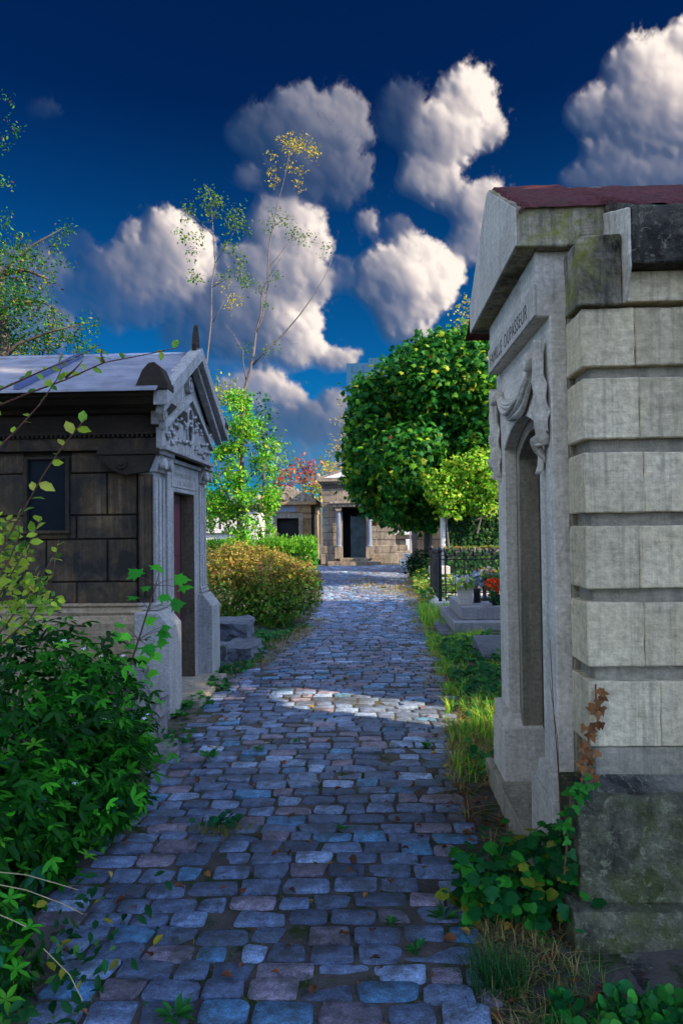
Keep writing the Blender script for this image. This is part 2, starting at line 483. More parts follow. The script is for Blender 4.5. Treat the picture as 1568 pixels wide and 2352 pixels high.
def shade(f, op, br, aux, step):
    """step: pixels of one unit towards the light (right and up)"""
    bl, bs, fs = aux
    H = np.clip(fs, 0, 1.2)
    acc = np.zeros_like(H)
    for k in (4, 8, 14, 22, 34):
        dx, dy = int(round(k * .9 * step)), int(round(k * .35 * step))
        g = np.roll(np.roll(H, -dx, 1), -dy, 0)
        acc += np.clip(g, 0, .8)
    lit = np.exp(-.85 * acc)
    hs = np.sqrt(np.clip(fs + .15, 0, 2))
    def slope_of(h, d): return -((np.roll(h, -d, 1) - np.roll(h, d, 1)) * .88 + (np.roll(h, -d, 0) - np.roll(h, d, 0)) * .48)
    big = np.clip(slope_of(hs, 5) * 1.15, -.3, .3); fine = np.clip(slope_of(bs, 4) * .22, -.07, .09)
    lum = br * (.40 + .55 * lit) + .25 * lit * br + (big + fine) * (.30 + .55 * br)
    edge = 1 - sstep(.0, .55, f)                 # thin rims let the light through
    lum = lum * (1 - .18 * edge * (1 - lit))
    a = sstep(-.10, .30 + .28 * (1 - br), f) * op
    return a, np.clip(lum, 0, 1)

img_np = np.zeros((CH, CW, 4), np.float32); img_np[..., 3] = 1
# coarse clouds added outside the view, overbright to light the shaded foreground
sub = 4
az = (np.arange(CW // sub) + .5) / (CW // sub) * 2 * math.pi - math.pi
el = (np.arange(CH // sub) + .5) / (CH // sub) * math.pi / 2
A, E = np.meshgrid(az, el)
X, Y, Z = np.sin(A) * np.cos(E), np.cos(A) * np.cos(E), np.sin(E) + .12
gxx, gyy = X / Z * 1.6, Y / Z * 1.6
f0 = (fbm(gxx + 40, gyy + 40, 6, 77) - .5) * 2.4 - .06
b0 = fbm(gxx * 3 + 9, gyy * 3 + 5, 5, 91, .5, True); b0 = (b0, b0, f0)
a0, l0 = shade(f0, np.ones_like(f0), np.full_like(f0, .85), b0, .25)
keep = np.clip((np.abs(A) - math.radians(32)) / math.radians(10), 0, 1) + np.clip((E - math.radians(44)) / math.radians(8), 0, 1)
keep = np.clip(keep, 0, 1)
img_np[..., 0] = np.repeat(np.repeat(a0 * keep, sub, 0), sub, 1)
img_np[..., 1] = np.repeat(np.repeat(l0, sub, 0), sub, 1)
# the clouds ahead, fine
i0, i1 = int((-36 + 180) / 360 * CW), int((36 + 180) / 360 * CW)
j1 = int(48 / 90 * CH)
az = (np.arange(i0, i1) + .5) / CW * 2 * math.pi - math.pi
el = (np.arange(0, j1) + .5) / CH * math.pi / 2
A, E = np.meshgrid(az, el)
D = np.stack([np.sin(A) * np.cos(E), np.cos(A) * np.cos(E), np.sin(E)], -1) @ np.array(RM)
PX = 784 + F * D[..., 0] / -D[..., 2]; PY = 1176 - F * D[..., 1] / -D[..., 2]
a1, l1 = shade_puffs(*cloud_field(PX, PY))
old_a, old_l = img_np[:j1, i0:i1, 0].copy(), img_np[:j1, i0:i1, 1].copy()
img_np[:j1, i0:i1, 0] = np.maximum(a1, old_a)
img_np[:j1, i0:i1, 1] = np.where(a1 >= old_a, l1, old_l)
img_np[..., 2] = np.repeat(np.repeat(keep, sub, 0), sub, 1)
cimg = bpy.data.images.new('cloud_field', CW, CH, alpha=False, float_buffer=False)
cimg.colorspace_settings.name = 'Non-Color'
cimg.pixels.foreach_set(img_np.ravel())
cimg.update(); cimg.pack()

W = bpy.data.worlds.new('World'); SC.world = W; W.use_nodes = True
t = W.node_tree; t.nodes.clear()
def wn(typ, **kw):
    o = t.nodes.new(typ)
    for k, v in kw.items(): setattr(o, k, v)
    return o
def wm(op, a, b=0.0):
    o = wn('ShaderNodeMath', operation=op)
    for q, v in ((o.inputs[0], a), (o.inputs[1], b)):
        if hasattr(v, 'is_output'): t.links.new(v, q)
        else: q.default_value = v
    return o.outputs[0]
def wmix(f, a, b, mode='MIX'):
    o = wn('ShaderNodeMix', data_type='RGBA', blend_type=mode)
    for q, v in ((o.inputs[0], f), (o.inputs[6], a), (o.inputs[7], b)):
        if hasattr(v, 'is_output'): t.links.new(v, q)
        elif isinstance(v, tuple): q.default_value = (*v, 1)
        else: q.default_value = v
    return o.outputs[2]
sky = wn('ShaderNodeTexSky'); sky.sky_type = 'NISHITA'; sky.sun_disc = False
sky.sun_elevation = SUN_EL; sky.sun_rotation = math.radians(90) - SUN_AZ
sky.altitude = 100; sky.air_density = 1.0; sky.dust_density = .6; sky.ozone_density = 2.0
tc = wn('ShaderNodeTexCoord'); sp = wn('ShaderNodeSeparateXYZ'); t.links.new(tc.outputs['Generated'], sp.inputs[0])
x, y, z = sp.outputs
# deep blue band at right angles to the sun; sky beyond brightened as fill
nd = wn('ShaderNodeVectorMath', operation='DOT_PRODUCT'); t.links.new(tc.outputs['Generated'], nd.inputs[0]); nd.inputs[1].default_value = SUN_DIR
band = wm('SUBTRACT', 1.0, wm('MULTIPLY', nd.outputs['Value'], nd.outputs['Value']))
band = wm('MINIMUM', wm('MULTIPLY', wm('POWER', band, 2.0), 2.4), 1.0)
hz = wm('MINIMUM', wm('DIVIDE', wm('MAXIMUM', z, 0.0), .52), 1.0)
hz = wm('POWER', hz, 1.0)
skyc = wmix(1.0, sky.outputs[0], wmix(band, SKY_OPEN, wmix(hz, SKY_LOW, SKY_TOP)), 'MULTIPLY')
u = wm('ADD', wm('DIVIDE', wm('ARCTAN2', x, y), 2 * math.pi), .5)
v = wm('DIVIDE', wm('ARCSINE', z), math.pi / 2)
cb = wn('ShaderNodeCombineXYZ'); t.links.new(u, cb.inputs[0]); t.links.new(v, cb.inputs[1])
ti = wn('ShaderNodeTexImage', image=cimg, interpolation='Linear', extension='EXTEND'); t.links.new(cb.outputs[0], ti.inputs[0])
sc_ = wn('ShaderNodeSeparateColor'); t.links.new(ti.outputs[0], sc_.inputs[0])
cr = wn('ShaderNodeValToRGB'); t.links.new(sc_.outputs[1], cr.inputs[0])
e = cr.color_ramp.elements
for k in range(3): e.new(.5)
CLOUD_GAIN = .275
for el_, (p, c) in zip(e, [(0, (.30, .75, 1.7)), (.25, (1.15, 1.5, 2.5)), (.5, (3.1, 3.1, 3.8)), (.75, (6.4, 5.7, 5.7)), (1, (10.5, 9.3, 8.4))]):
    el_.position = p; el_.color = (*[q * CLOUD_GAIN for q in c], 1)
up = wm('GREATER_THAN', z, 0.0)
ccol = wmix(sc_.outputs[2], cr.outputs[0], (8.6, 10.2, 13.6))  # clouds outside the view take one overbright fill tone
mixc = wmix(wm('MULTIPLY', sc_.outputs[0], up), skyc, ccol)
bg = wn('ShaderNodeBackground'); bg.inputs[1].default_value = .15
t.links.new(mixc, bg.inputs[0])
wo = wn('ShaderNodeOutputWorld'); t.links.new(bg.outputs[0], wo.inputs[0])
W.cycles.sampling_method = 'MANUAL'; W.cycles.sample_map_resolution = 1024
SC.cycles.use_denoising = True
SC.cycles.max_bounces = 6; SC.cycles.diffuse_bounces = 3; SC.cycles.glossy_bounces = 2; SC.cycles.transmission_bounces = 4; SC.cycles.transparent_max_bounces = 4
SC.cycles.sample_clamp_indirect = 6; SC.cycles.caustics_reflective = False; SC.cycles.caustics_refractive = False
# ------------------------------------------------------------------ ground and cobbled path
LE = [(1.5, -.95), (2.3, -1.05), (2.9, -1.3), (4.7, -1.45), (6.6, -1.46), (8.8, -1.40), (11.1, -1.0), (14, -.98), (20, -1.37), (24, -1.6), (25.5, -4), (29, -6)]
RE = [(1.5, .40), (2.23, .41), (2.57, .42), (4, .50), (5.2, .60), (6.5, .70), (9, .78), (13.5, .95), (17, 1.05), (21, 1.25), (24, 1.5), (25.5, 4), (29, 6)]
def edge(E, y): return float(np.interp(y, [p[0] for p in E], [p[1] for p in E]))
s = NT('soil')
c = s.mix(s.ramp(s.noise(3, 8, .7), [(.35, 0), (.65, 1)]), (.062, .052, .044), (.125, .108, .092))
c = s.mix(s.ramp(s.noise(7, 8, .7), [(.50, 0), (.60, 1)]), c, (.03, .05, .012))
h = s.math('ADD', s.noise(40, 6), s.math('MULTIPLY', s.noise(160, 4), .5))
M_SOIL = s.principled(c, .95, normal=s.bump(h, .8, .02), spec=.15)
def surf(x, y):
    return .012 * math.sin(x * 2.1 + .4 * y) + .010 * math.sin(y * 1.3 + x) - .012 * max(0, abs(x + .4) - .7)
def gz(x, y):
    """ground height: slightly raised verges"""
    l, r = edge(LE, y), edge(RE, y)
    d = max(l - x, x - r, 0)
    return (-.0075 + .10 * min(d / .8, 1) ** 2 * (1 if y > 3 else .4)) + (surf(x, y) * max(0, 1 - d * 3) if y < 29 else 0)
xs = [-1500, -300, -60, -20, -10, -6] + [q * .2 - 4 for q in range(41)] + [6, 10, 20, 60, 300, 1500]
ys = [-1500, -300, -60, -20, -6, -2] + [q * .25 - 1 for q in range(1, 125)] + [34, 40, 60, 120, 400, 1500, 3500]
V = [(x, y, gz(x, y) + (.010 * (vnoise(np.array(x * 4.), np.array(y * 4.), 5) - .5) if abs(x) < 5 and 0 < y < 32 else 0)) for x in xs for y in ys]
ny = len(ys)
Fq = [(i * ny + j, (i + 1) * ny + j, (i + 1) * ny + j + 1, i * ny + j + 1) for i in range(len(xs) - 1) for j in range(ny - 1)]
g = MB(); g.add(V, Fq); tag(g.build('ground', M_SOIL, smooth=True), kind='structure')

# every stone is a worn block of its own inside the one paving mesh
s = NT('cobble')
a = s.n('ShaderNodeVertexColor'); a.layer_name = 'Col'
n1 = s.noise(22, 9, .75); n2 = s.noise(120, 5, .7); n3 = s.noise(5, 6, .65)
c = s.mix(1.0, a.outputs['Color'], s.ramp(n1, [(.38, .5), (.62, 1.45)]), 'MULTIPLY')
c = s.mix(1.0, c, s.ramp(n2, [(.38, .66), (.62, 1.34)]), 'MULTIPLY')
c = s.mix(s.ramp(n3, [(.50, 0), (.62, .6)]), c, (.05, .045, .03))
h = s.math('ADD', s.math('MULTIPLY', n1, 1.3), s.math('MULTIPLY', n2, .5))
M_COB = s.principled(c, s.ramp(n1, [(.3, .30), (.7, .55)]), normal=s.bump(h, 1.0, .024), spec=.5)
VV = []; FF4 = []; CC = []; nv = 0
y = 1.75; row = 0
while y < 29.0:
    far = y > 13
    pitch = (.122 if not far else .132) * rnd.uniform(.88, 1.12)
    l, r = edge(LE, y) - rnd.uniform(0, .14), edge(RE, y) + rnd.uniform(-.06, .1)
    x = l
    while x < r - .05:
        w = rnd.uniform(.145, .235) if rnd.random() > .1 else rnd.uniform(.10, .14)
        if far: w *= 1.15
        if r - x - w < .09: w = r - x
        jx = rnd.uniform(.005, .011)
        cx, cy = x + w / 2, y + pitch / 2 + .022 * math.sin(x * 1.9 + row * .7) + rnd.uniform(-.007, .007) + .02 * math.sin(.9 * x + .31 * y)
        hw, hh = w / 2 - jx, pitch / 2 - rnd.uniform(.0035, .0085)
        x += w
        if rnd.random() < .004: continue
        rot = rnd.gauss(0, .03); dz = rnd.gauss(0, .0035) + surf(cx, cy); tx, ty = rnd.gauss(0, .03), rnd.gauss(0, .04)
        n = 16 if not far else 8
        ex = 2 / rnd.uniform(4.6, 9.5)
        lump = [rnd.uniform(.955, 1.03) for _ in range(n)]
        skx, sky_ = rnd.gauss(0, .06), rnd.gauss(0, .07)
        rings = ((1.0, -.06), (1.0, -.0065), (.975, -.0012), (.93, .0006)) if not far else ((1.0, -.05), (.98, -.007), (.88, .001))
        for q, zz in rings:
            for k in range(n):
                an = 2 * math.pi * (k + .5) / n
                ca, sa = math.cos(an), math.sin(an)
                sx_ = math.copysign(abs(ca) ** ex, ca); sy_ = math.copysign(abs(sa) ** ex, sa)
                qx, qy = 1 - (1 - q) * .6, q
                lx, ly = hw * qx * sx_ * lump[k] * (1 + skx * sy_), hh * qy * sy_ * lump[k] * (1 + sky_ * sx_)
                VV.append((cx + lx * math.cos(rot) - ly * math.sin(rot), cy + lx * math.sin(rot) + ly * math.cos(rot), zz + dz + tx * lx + ty * ly))
        VV.append((cx, cy, rings[-1][1] + .0005 + dz))
        u = rnd.random()
        base = (.125, .172, .265) if u < .46 else (.080, .11, .175) if u < .66 else (.195, .165, .205) if u < .80 else (.075, .19, .31) if u < .89 else (.22, .30, .43)
        k_ = rnd.uniform(.85, 1.75)
        base = tuple(q * k_ for q in base)
        m = len(rings)
        for i in range(m - 1):
            for k in range(n):
                k2 = (k + 1) % n
                FF4.append((nv + i * n + k, nv + i * n + k2, nv + (i + 1) * n + k2, nv + (i + 1) * n + k)); CC.append(base)
        cen = nv + m * n
        for k in range(0, n, 2):
            FF4.append((nv + (m - 1) * n + k, nv + (m - 1) * n + (k + 1) % n, nv + (m - 1) * n + (k + 2) % n, cen)); CC.append(base)
        nv += m * n + 1
    y += pitch; row += 1
me = np_mesh('cobbled_path', np.array(VV), np.array(FF4), np.array(CC), smooth=True)
tag(mesh_obj('cobbled_path', me, M_COB), kind='structure')
# ------------------------------------------------------------------ materials of the tombs
M_ST = stone('pale_limestone', (.53, .44, .27), (.68, .58, .39), 2.2, streak=.5, streak_col=(.075, .07, .06), bump=.55)
M_ST2 = stone('carved_limestone', (.47, .43, .35), (.62, .57, .48), 3.0, streak=.35, streak_col=(.16, .15, .13), bump=.4)
M_STM = stone('mossy_limestone', (.36, .32, .22), (.22, .19, .12), 2.5, streak=.8, moss=.45, moss_col=(.12, .12, .015), black=.45, bump=.6)
M_STB = stone('blackened_limestone', (.20, .19, .15), (.10, .095, .075), 3, moss=.25, black=.85, bump=.8, speck=(.20, .19, .13))
M_PL = stone('mossy_plinth_stone', (.21, .195, .125), (.105, .10, .06), 5, moss=.55, moss_col=(.045, .055, .010), black=.75, bump=1.0, speck=(.22, .22, .13))
M_JOINT = stone('dull_recess_stone', (.26, .23, .16), (.36, .32, .24), 3, streak=.4, black=.1, bump=.4)  # darker than the block faces; wall core and doorsteps
M_DK = plain('shade_and_joint_black', (.006, .006, .007), .9)  # near black, painted shade for doorways and openings; also joints
M_DOORG = plain('dark_green_door_paint', (.010, .014, .013), .45, var=.3)
M_INK = plain('engraved_letter_shadow', (.055, .05, .042), .9)
s = NT('red_roof_moss')
n = s.noise(30, 8, .75); n2 = s.noise(7, 6, .6)
c = s.mix(s.ramp(n, [(.35, 0), (.65, 1)]), (.075, .022, .026), (.19, .062, .062))
c = s.mix(s.ramp(n2, [(.5, 0), (.7, .6)]), c, (.09, .06, .045))
M_RED = s.principled(c, 1.0, normal=s.bump(n, 1.0, .03), spec=.1)

M_REV = stone('brown_reveal_stone', (.24, .205, .14), (.33, .29, .21), 2.5, streak=.5, black=.1, bump=.4)
# ------------------------------------------------------------------ the pale mausoleum beside the path
R = thing('mausoleum', (.9, 3.7, 0), 'pale limestone mausoleum with grooved block wall, carved drapery and red mossy roof', 'mausoleum')
XE, YB = 2.75, 4.64
core = MB().box(.898, XE, 2.868, 3.30, .1, 2.70).box(.898, XE, 4.20, YB - .03, .1, 2.70).box(.898, XE, 3.30, 4.20, 2.25, 2.70)
core.box(1.6, XE, 3.30, 4.20, .1, 2.25)
core.build('wall_core', M_JOINT, R, .006)
rows = [(2.235, 2.470), (1.943, 2.188), (1.645, 1.888), (1.340, 1.592), (1.030, 1.285), (.713, .972)]
wall = MB()
for i, (z0, z1) in enumerate(rows):
    sm = 1.072 + (.07 if i == 5 else .012 * (i % 3))
    wall.prism([(.861, 2.83), (sm, 2.83), (sm, 2.875), (.905, 2.875), (.905, 3.06), (.861, 3.06)], 'z', z0, z1)
    xa = sm + .0015
    for xb in (1.80, 2.3, XE):
        wall.box(xa, xb, 2.831 + .0015 * (i % 2), 2.875, z0 + .001, z1 - .001); xa = xb + .003
    wall.prism([(.861, YB), (1.4, YB), (1.4, YB - .045), (.905, YB - .045), (.905, YB - .2), (.861, YB - .2)], 'z', z0, z1)
erode(wall.build('block_wall', M_ST, R, .005, seg=1), 0.009, 4)
MB().box(.885, XE, 2.845, 2.876, .56, .708).build('lower_wall_band', M_JOINT, R, .006)
MB().prism([(2.876, .52), (2.775, .535), (2.842, .60), (2.876, .60)], 'x', .835, XE).build('weathered_ledge', M_STB, R, .004)
MB().box(1.032, XE, 2.80, 2.875, 2.485, 2.607).build('cornice_band', M_ST, R, .006)
pl = MB().prism([(2.742, .145), (2.742, .525), (2.76, .55), (3.02, .55), (3.02, .145)], 'x', .786, XE)
erode(pl.build('plinth', M_PL, R, .005, seg=1), 0.02, 5)
st = MB().prism([(2.655, -.1), (2.655, .12), (2.675, .146), (3.03, .146), (3.03, -.1)], 'x', .739, XE)
erode(st.build('plinth_step', M_PL, R, .005, seg=1), 0.02, 5)
erode(MB().box(.90, XE, 2.44, 2.66, -.2, .012).build('footing_slab', M_STB, R, .005, seg=1), 0.02, 5)

def arch_frame(y0, y1, z0, z1, oy0, oy1, spring, rise, n=14):
    """an inverted U in the (y, z) plane with a segmental arch"""
    P = [(y0, z0), (y0, z1), (y1, z1), (y1, z0), (oy1, z0), (oy1, spring)]
    c, hw = (oy0 + oy1) / 2, (oy1 - oy0) / 2
    rad = (hw * hw + rise * rise) / (2 * rise); a = math.asin(hw / rad)
    for k in range(1, n):
        q = a - 2 * a * k / n
        P.append((c + rad * math.sin(q), spring + rise - rad + rad * math.cos(q)))
    P += [(oy0, spring), (oy0, z0)]
    return P
MB().prism(arch_frame(3.077, 4.383, .10, 2.53, 3.316, 4.170, 2.045, .125), 'x', .80, .872).build('door_surround', M_ST2, R, .005, seg=1)
MB().prism(arch_frame(3.062, 4.40, .10, 2.50, 3.372, 4.118, 1.985, .125), 'x', .872, 1.0).build('inner_door_surround', M_REV, R, .006)
MB().box(.985, 1.12, 3.375, 4.115, .1, 2.28).build('door', M_DOORG, R, .004)
for ya, yb in ((4.075, 4.43), (3.02, 3.40)):
    inner = ya if ya > 3.7 else yb
    sgn = 1 if ya > 3.7 else -1
    jb = MB().box(.755, 1.015, ya, yb, .10, .418)
    far = yb if ya > 3.7 else ya
    # scroll shoulder curving back to the jamb
    prof = [(far, .42), (inner, .42)]
    for k in range(1, 7):
        q = k / 6 * math.pi / 2
        prof.append((inner + sgn * (.10 * math.sin(q)), .42 + .10 * (1 - math.cos(q))))
    prof.append((far, .52))
    jb.prism(prof, 'x', .80 - .035, 1.0)
    erode(jb.build('jamb_base', M_ST2, R, .005, seg=1), 0.007, 4)
erode(MB().box(.715, 1.3, 3.02, 4.50, -.15, .125).build('doorstep', M_JOINT, R, .005, seg=1), 0.02, 5)

# entablature with its inscription
erode(MB().box(.742, .905, 3.09, 4.27, 2.52, 2.81).build('frieze', M_ST2, R, .005, seg=1), 0.004, 4)
np_ = MB().box(.733, .745, 3.085, 4.275, 2.523, 2.665).build('name_panel', M_ST2, R, .003)
fc = bpy.data.curves.new('inscription', 'FONT'); fc.body = 'FAMILLE  DUPASSEUR'; fc.size = .125; fc.extrude = .002; fc.space_character = 1.12
fo = bpy.data.objects.new('tmp_text', fc); COL.objects.link(fo)
bpy.context.view_layer.update()
me = bpy.data.meshes.new_from_object(fo.evaluated_get(bpy.context.evaluated_depsgraph_get()))
bpy.data.objects.remove(fo)
xsn = [v.co.x for v in me.vertices]; x0, x1 = min(xsn), max(xsn)
k = .98 / (x1 - x0)
me.name = 'inscription'
for v in me.vertices:
    tx, tz = (v.co.x - x0) * k, v.co.y * .82
    v.co = Vector((.7322 + v.co.z * .3, 4.20 - tx, 2.552 + tz)) - ORG[R]
mesh_obj('inscription', me, M_INK, np_)
erode(MB().prism([(3.03, 2.81), (3.03, 2.985), (3.70, 3.385), (3.74, 3.385), (4.41, 2.985), (4.41, 2.81)], 'x', .65, 1.25).build('pediment', M_STM, R, .005, seg=1), 0.016, 5)
MB().prism([(3.03, 2.815), (3.03, 2.98), (3.70, 3.38), (3.74, 3.38), (4.41, 2.98), (4.41, 2.815)], 'x', .645, .652).build('pediment_face', M_ST2, R, .003)
mc = MB().prism([(2.72, 2.61), (2.72, 2.835), (3.70, 3.37), (3.74, 3.37), (4.72, 2.835), (4.72, 2.61)], 'x', 1.03, XE + .12)
erode(mc.build('main_cornice', M_STB, R, .005, seg=1), 0.022, 5)
erode(MB().prism([(2.728, 2.60), (2.728, 2.832), (3.02, 2.94), (3.02, 2.48), (2.80, 2.48)], 'x', 1.018, 1.030).build('cornice_return', M_ST2, R, .005, seg=1), 0.01, 5)
erode(MB().prism([(.84, 2.477), (.84, 2.735), (.852, 2.752), (1.015, 2.762), (1.015, 2.477)], 'y', 2.80, 2.985).build('corner_block', M_STM, R, .005, seg=1), 0.014, 5)
# mossy roof skin, lumpy
def roofskin(u, v):
    X = .66 + u * (XE + .10 - .66); yy = 2.735 + v * .985
    z = 2.838 + (yy - 2.72) * .546
    if X < 1.03:
        yy = 3.02 + v * .70; z = 2.988 + (yy - 3.03) * .597
    if v == 0: z -= .022; yy -= .008
    if u == 0: z -= .03
    q = np.array(X * 9.), np.array(yy * 13.)
    return (X, yy, z + (.024 if v > 0 else .030) * float(fbm(q[0], q[1], 6, 5, .65)))
rs = MB().grid(roofskin, 90, 26)
rs.grid(lambda u, v: (.66 + u * (XE + .10 - .66), 4.715 - v * .98, (2.845 if u > .2 else 2.83) + (v * .98) * .546 + .02), 10, 4)
rs.build('mossy_roof', M_RED, R, smooth=True)

# carved drapery
def knob(y):
    return MB().lathe([(.0, .0), (.040, .0), (.046, -.02), (.046, -.06), (.038, -.075), (.022, -.069), (.0, -.063)], (.80, y, 2.36), 'x', 20)
dr = None
m = MB()
yA, yB = 4.185, 3.285
def swag(u, v):
    y = yA + (yB - yA) * u
    c = 4 * u * (1 - u)
    top = 2.385 - .105 * c ** .9; bot = 2.345 - .185 * c ** .8
    z = top + (bot - top) * v
    depth = .012 + .032 * math.sin(math.pi * v) * (.45 + .55 * c)
    fold = .024 * (.5 - abs(math.sin(v * 8.5 + 1.1 * math.sin(3 * u) + u))) * (.4 + .6 * c) + .010 * math.sin(v * 31 + u * 9)
    z -= .014 * math.sin(u * 12 + v * 6) * v * c
    return (.798 - depth - fold * (.3 + .7 * math.sin(math.pi * min(v * 1.1, 1))), y, z)
m.grid(swag, 44, 30)
swag_o = m.build('drapery_swag', M_ST2, R, smooth=True)
sol = swag_o.modifiers.new('solid', 'SOLIDIFY'); sol.thickness = .012; sol.offset = 0
def tail(yc, flip):
    def fn(u, v):
        w = .055 + .07 * v - (.03 if v > .9 else 0)
        t = (u - .5) * w
        zig = .5 + .5 * math.sin(u * 21)
        z = 2.435 - (.575 + .02 * math.sin(9 * u)) * v * (.80 + .20 * (u if flip else 1 - u)) - .02 * math.sin(v * 22 + u * 5) * v
        if v < .12: t *= .7 + 2.5 * v
        x = .796 - .016 - .034 * (.5 - abs(math.sin(u * 9 + v * 1.1))) * (.35 + .8 * v) - .012 * math.sin(v * 24 + u * 8) * v - .028 * math.sin(math.pi * u) * (1 - v * .3)
        return (x, yc + t + .012 * math.sin(v * 7), z)
    return fn
for yc, fl in ((3.165, True), (4.305, False)):
    o = MB().grid(tail(yc, fl), 24, 46).build('drapery_tail', M_ST2, R, smooth=True)
    sol = o.modifiers.new('solid', 'SOLIDIFY'); sol.thickness = .014; sol.offset = 0
for yk in (3.275, 4.19): knob(yk).build('drapery_knob', M_ST2, R, smooth=True)
# ------------------------------------------------------------------ the sooty mausoleum on the other side
M_SO = stone('sooty_stone', (.052, .031, .013), (.155, .10, .047), 1.3, streak=.6, streak_col=(.19, .145, .09), black=.85, bump=.35)
M_SOD = stone('soot_black_stone', (.018, .013, .008), (.042, .030, .018), 2.2, black=.3, bump=.35)
M_SOL = stone('tan_plinth_stone', (.25, .18, .10), (.36, .28, .18), 1.8, streak=.5, streak_col=(.10, .085, .055), moss=.12, moss_col=(.05, .05, .015), bump=.3)
M_FA = stone('grey_facade_stone', (.30, .29, .27), (.40, .385, .36), 2.6, streak=.5, streak_col=(.10, .09, .075), bump=.3)
M_ZN = None
s = NT('zinc_sheet')
n = s.noise(1.5, 6, .6, s.mapped((1, 4, 4))); n2 = s.noise(25, 4)
c = s.mix(s.ramp(n, [(.3, 0), (.7, 1)]), (.20, .215, .26), (.38, .38, .41))
c = s.mix(s.ramp(s.noise(5, 8, .7), [(.47, 0), (.62, .65)]), c, (.17, .155, .17))
M_ZN = s.principled(c, s.ramp(n2, [(.3, .42), (.7, .6)]), .35, s.bump(n2, .15, .01), .5)
M_MAR = plain('maroon_door_paint', (.085, .012, .020), .5, var=.35, scale=6)
M_WIN = plain('window_glass', (.005, .010, .014), .4, spec=.08)

L = thing('mausoleum', (-1.9, 6.9, 0), 'sooty dark mausoleum with zinc roof, carved gable and maroon door', 'mausoleum')
XW = -4.7
MB().box(XW, -1.94, 6.03, 6.50, 0, 2.62).box(XW, -1.94, 7.28, 7.76, 0, 2.62).box(XW, -2.02, 6.50, 7.28, 0, 2.62).box(-2.02, -1.94, 6.50, 7.28, 1.95, 2.62).build('wall_core', M_SOD, L)
w = MB()
G = .007
zr = [(2.10, 2.29), (1.73, 2.10), (1.52, 1.73), (1.147, 1.52), (.955, 1.147)]
jx = [[-4.2, -3.55, -2.62], [-4.4, -3.6, -2.66, -2.296], [-4.1, -3.4, -2.57], [-4.3, -3.55, -2.84, -2.296], [-4.0, -3.3, -2.57]]
for i, (z0, z1) in enumerate(zr):
    xs_ = [XW] + jx[i] + [-2.03]
    for a, b in zip(xs_, xs_[1:]):
        x0, x1 = a + G, b - G
        def blk(x0, x1, z0, z1):
            if x1 - x0 > .02 and z1 - z0 > .02: w.box(x0, x1, 6.0, 6.035, z0, z1)
        # leave the window open
        wx0, wx1, wz0, wz1 = -3.04, -2.63, 1.59, 2.26
        if x1 < wx0 or x0 > wx1 or z1 <= wz0 or z0 >= wz1: blk(x0, x1, z0 + G, z1 - G)
        else:
            blk(x0, min(x1, wx0), z0 + G, z1 - G); blk(max(x0, wx1), x1, z0 + G, z1 - G)
            if z0 < wz0: blk(max(x0, wx0 + .001), min(x1, wx1 - .001), z0 + G, wz0 - .005)
w.build('block_wall', M_SO, L, .008)
win = MB()
win.box(-3.04, -3.005, 5.985, 6.034, 1.60, 2.25).box(-2.665, -2.63, 5.985, 6.034, 1.60, 2.25).box(-3.005, -2.665, 5.985, 6.034, 2.225, 2.25)
win = win.build('window', M_SOD, L, .004)
MB().box(-3.005, -2.665, 6.02, 6.034, 1.60, 2.225).build('pane', M_WIN, win)
MB().box(-3.05, -2.62, 5.965, 6.03, 1.575, 1.60).build('sill', M_SO, win, .004)
# plinth and mouldings of the side wall
MB().prism([(6.04, 0), (5.86, 0), (5.86, .80), (5.90, .865), (6.04, .865)], 'x', XW, -1.93).build('plinth', M_SOL, L, .01)
MB().prism([(6.04, .865), (5.915, .865), (5.905, .89), (5.93, .90), (5.945, .93), (5.925, .945), (5.985, .962), (6.04, .962)], 'x', XW, -1.96).build('base_moulding', M_SOL, L, .003)
# corner pilasters (two) with pedestals and capitals
for ya, yb, pa, pb in ((5.96, 6.24, 5.82, 6.20), (7.53, 7.81, 7.41, 7.79)):
    o = MB()
    o.box(-2.0, -1.865, ya, yb, .90, 2.10)
    for q in range(3):
        yy = ya + .035 + q * (yb - ya - .07) / 2
        o.box(-1.866, -1.85, yy - .03, yy + .03, .95, 2.06)
    fl_ = MB().box(-2.0, -1.875, ya - .012, ya - .001, .97, 2.08).box(-1.985, -1.95, ya - .022, ya - .013, 1.02, 2.06).box(-1.925, -1.89, ya - .022, ya - .013, 1.02, 2.06)
    pil = o.build('pilaster', M_FA, L, .006)
    fl_.build('flank_panel', M_SO, pil, .003)
    b = MB().box(-2.02, -1.83, ya - .02, yb + .02, .90, .935).box(-2.01, -1.84, ya - .01, yb + .01, .937, .965)
    b.build('pilaster_base', M_FA, pil, .008)
    c = MB().prism([(-1.98, 2.10), (-1.845, 2.10), (-1.80, 2.245), (-1.98, 2.245)], 'y', ya - .015, yb + .015)
    c.box(-1.98, -1.775, ya - .05, yb + .05, 2.247, 2.292)
    c.lathe([(.0, .02), (.05, .02), (.055, 0), (.05, -.03), (0, -.03)], (-1.79, (ya + yb) / 2 - .09, 2.17), 'x', 14)
    c.lathe([(.0, .02), (.05, .02), (.055, 0), (.05, -.03), (0, -.03)], (-1.79, (ya + yb) / 2 + .09, 2.17), 'x', 14)
    c.build('capital', M_FA, pil, .005)
    pd = MB().prism([(-2.0, 0), (-1.70, 0), (-1.70, .77), (-1.80, .895), (-2.0, .895)], 'y', pa, pb)
    pd.build('pedestal', M_FA, L, .008)
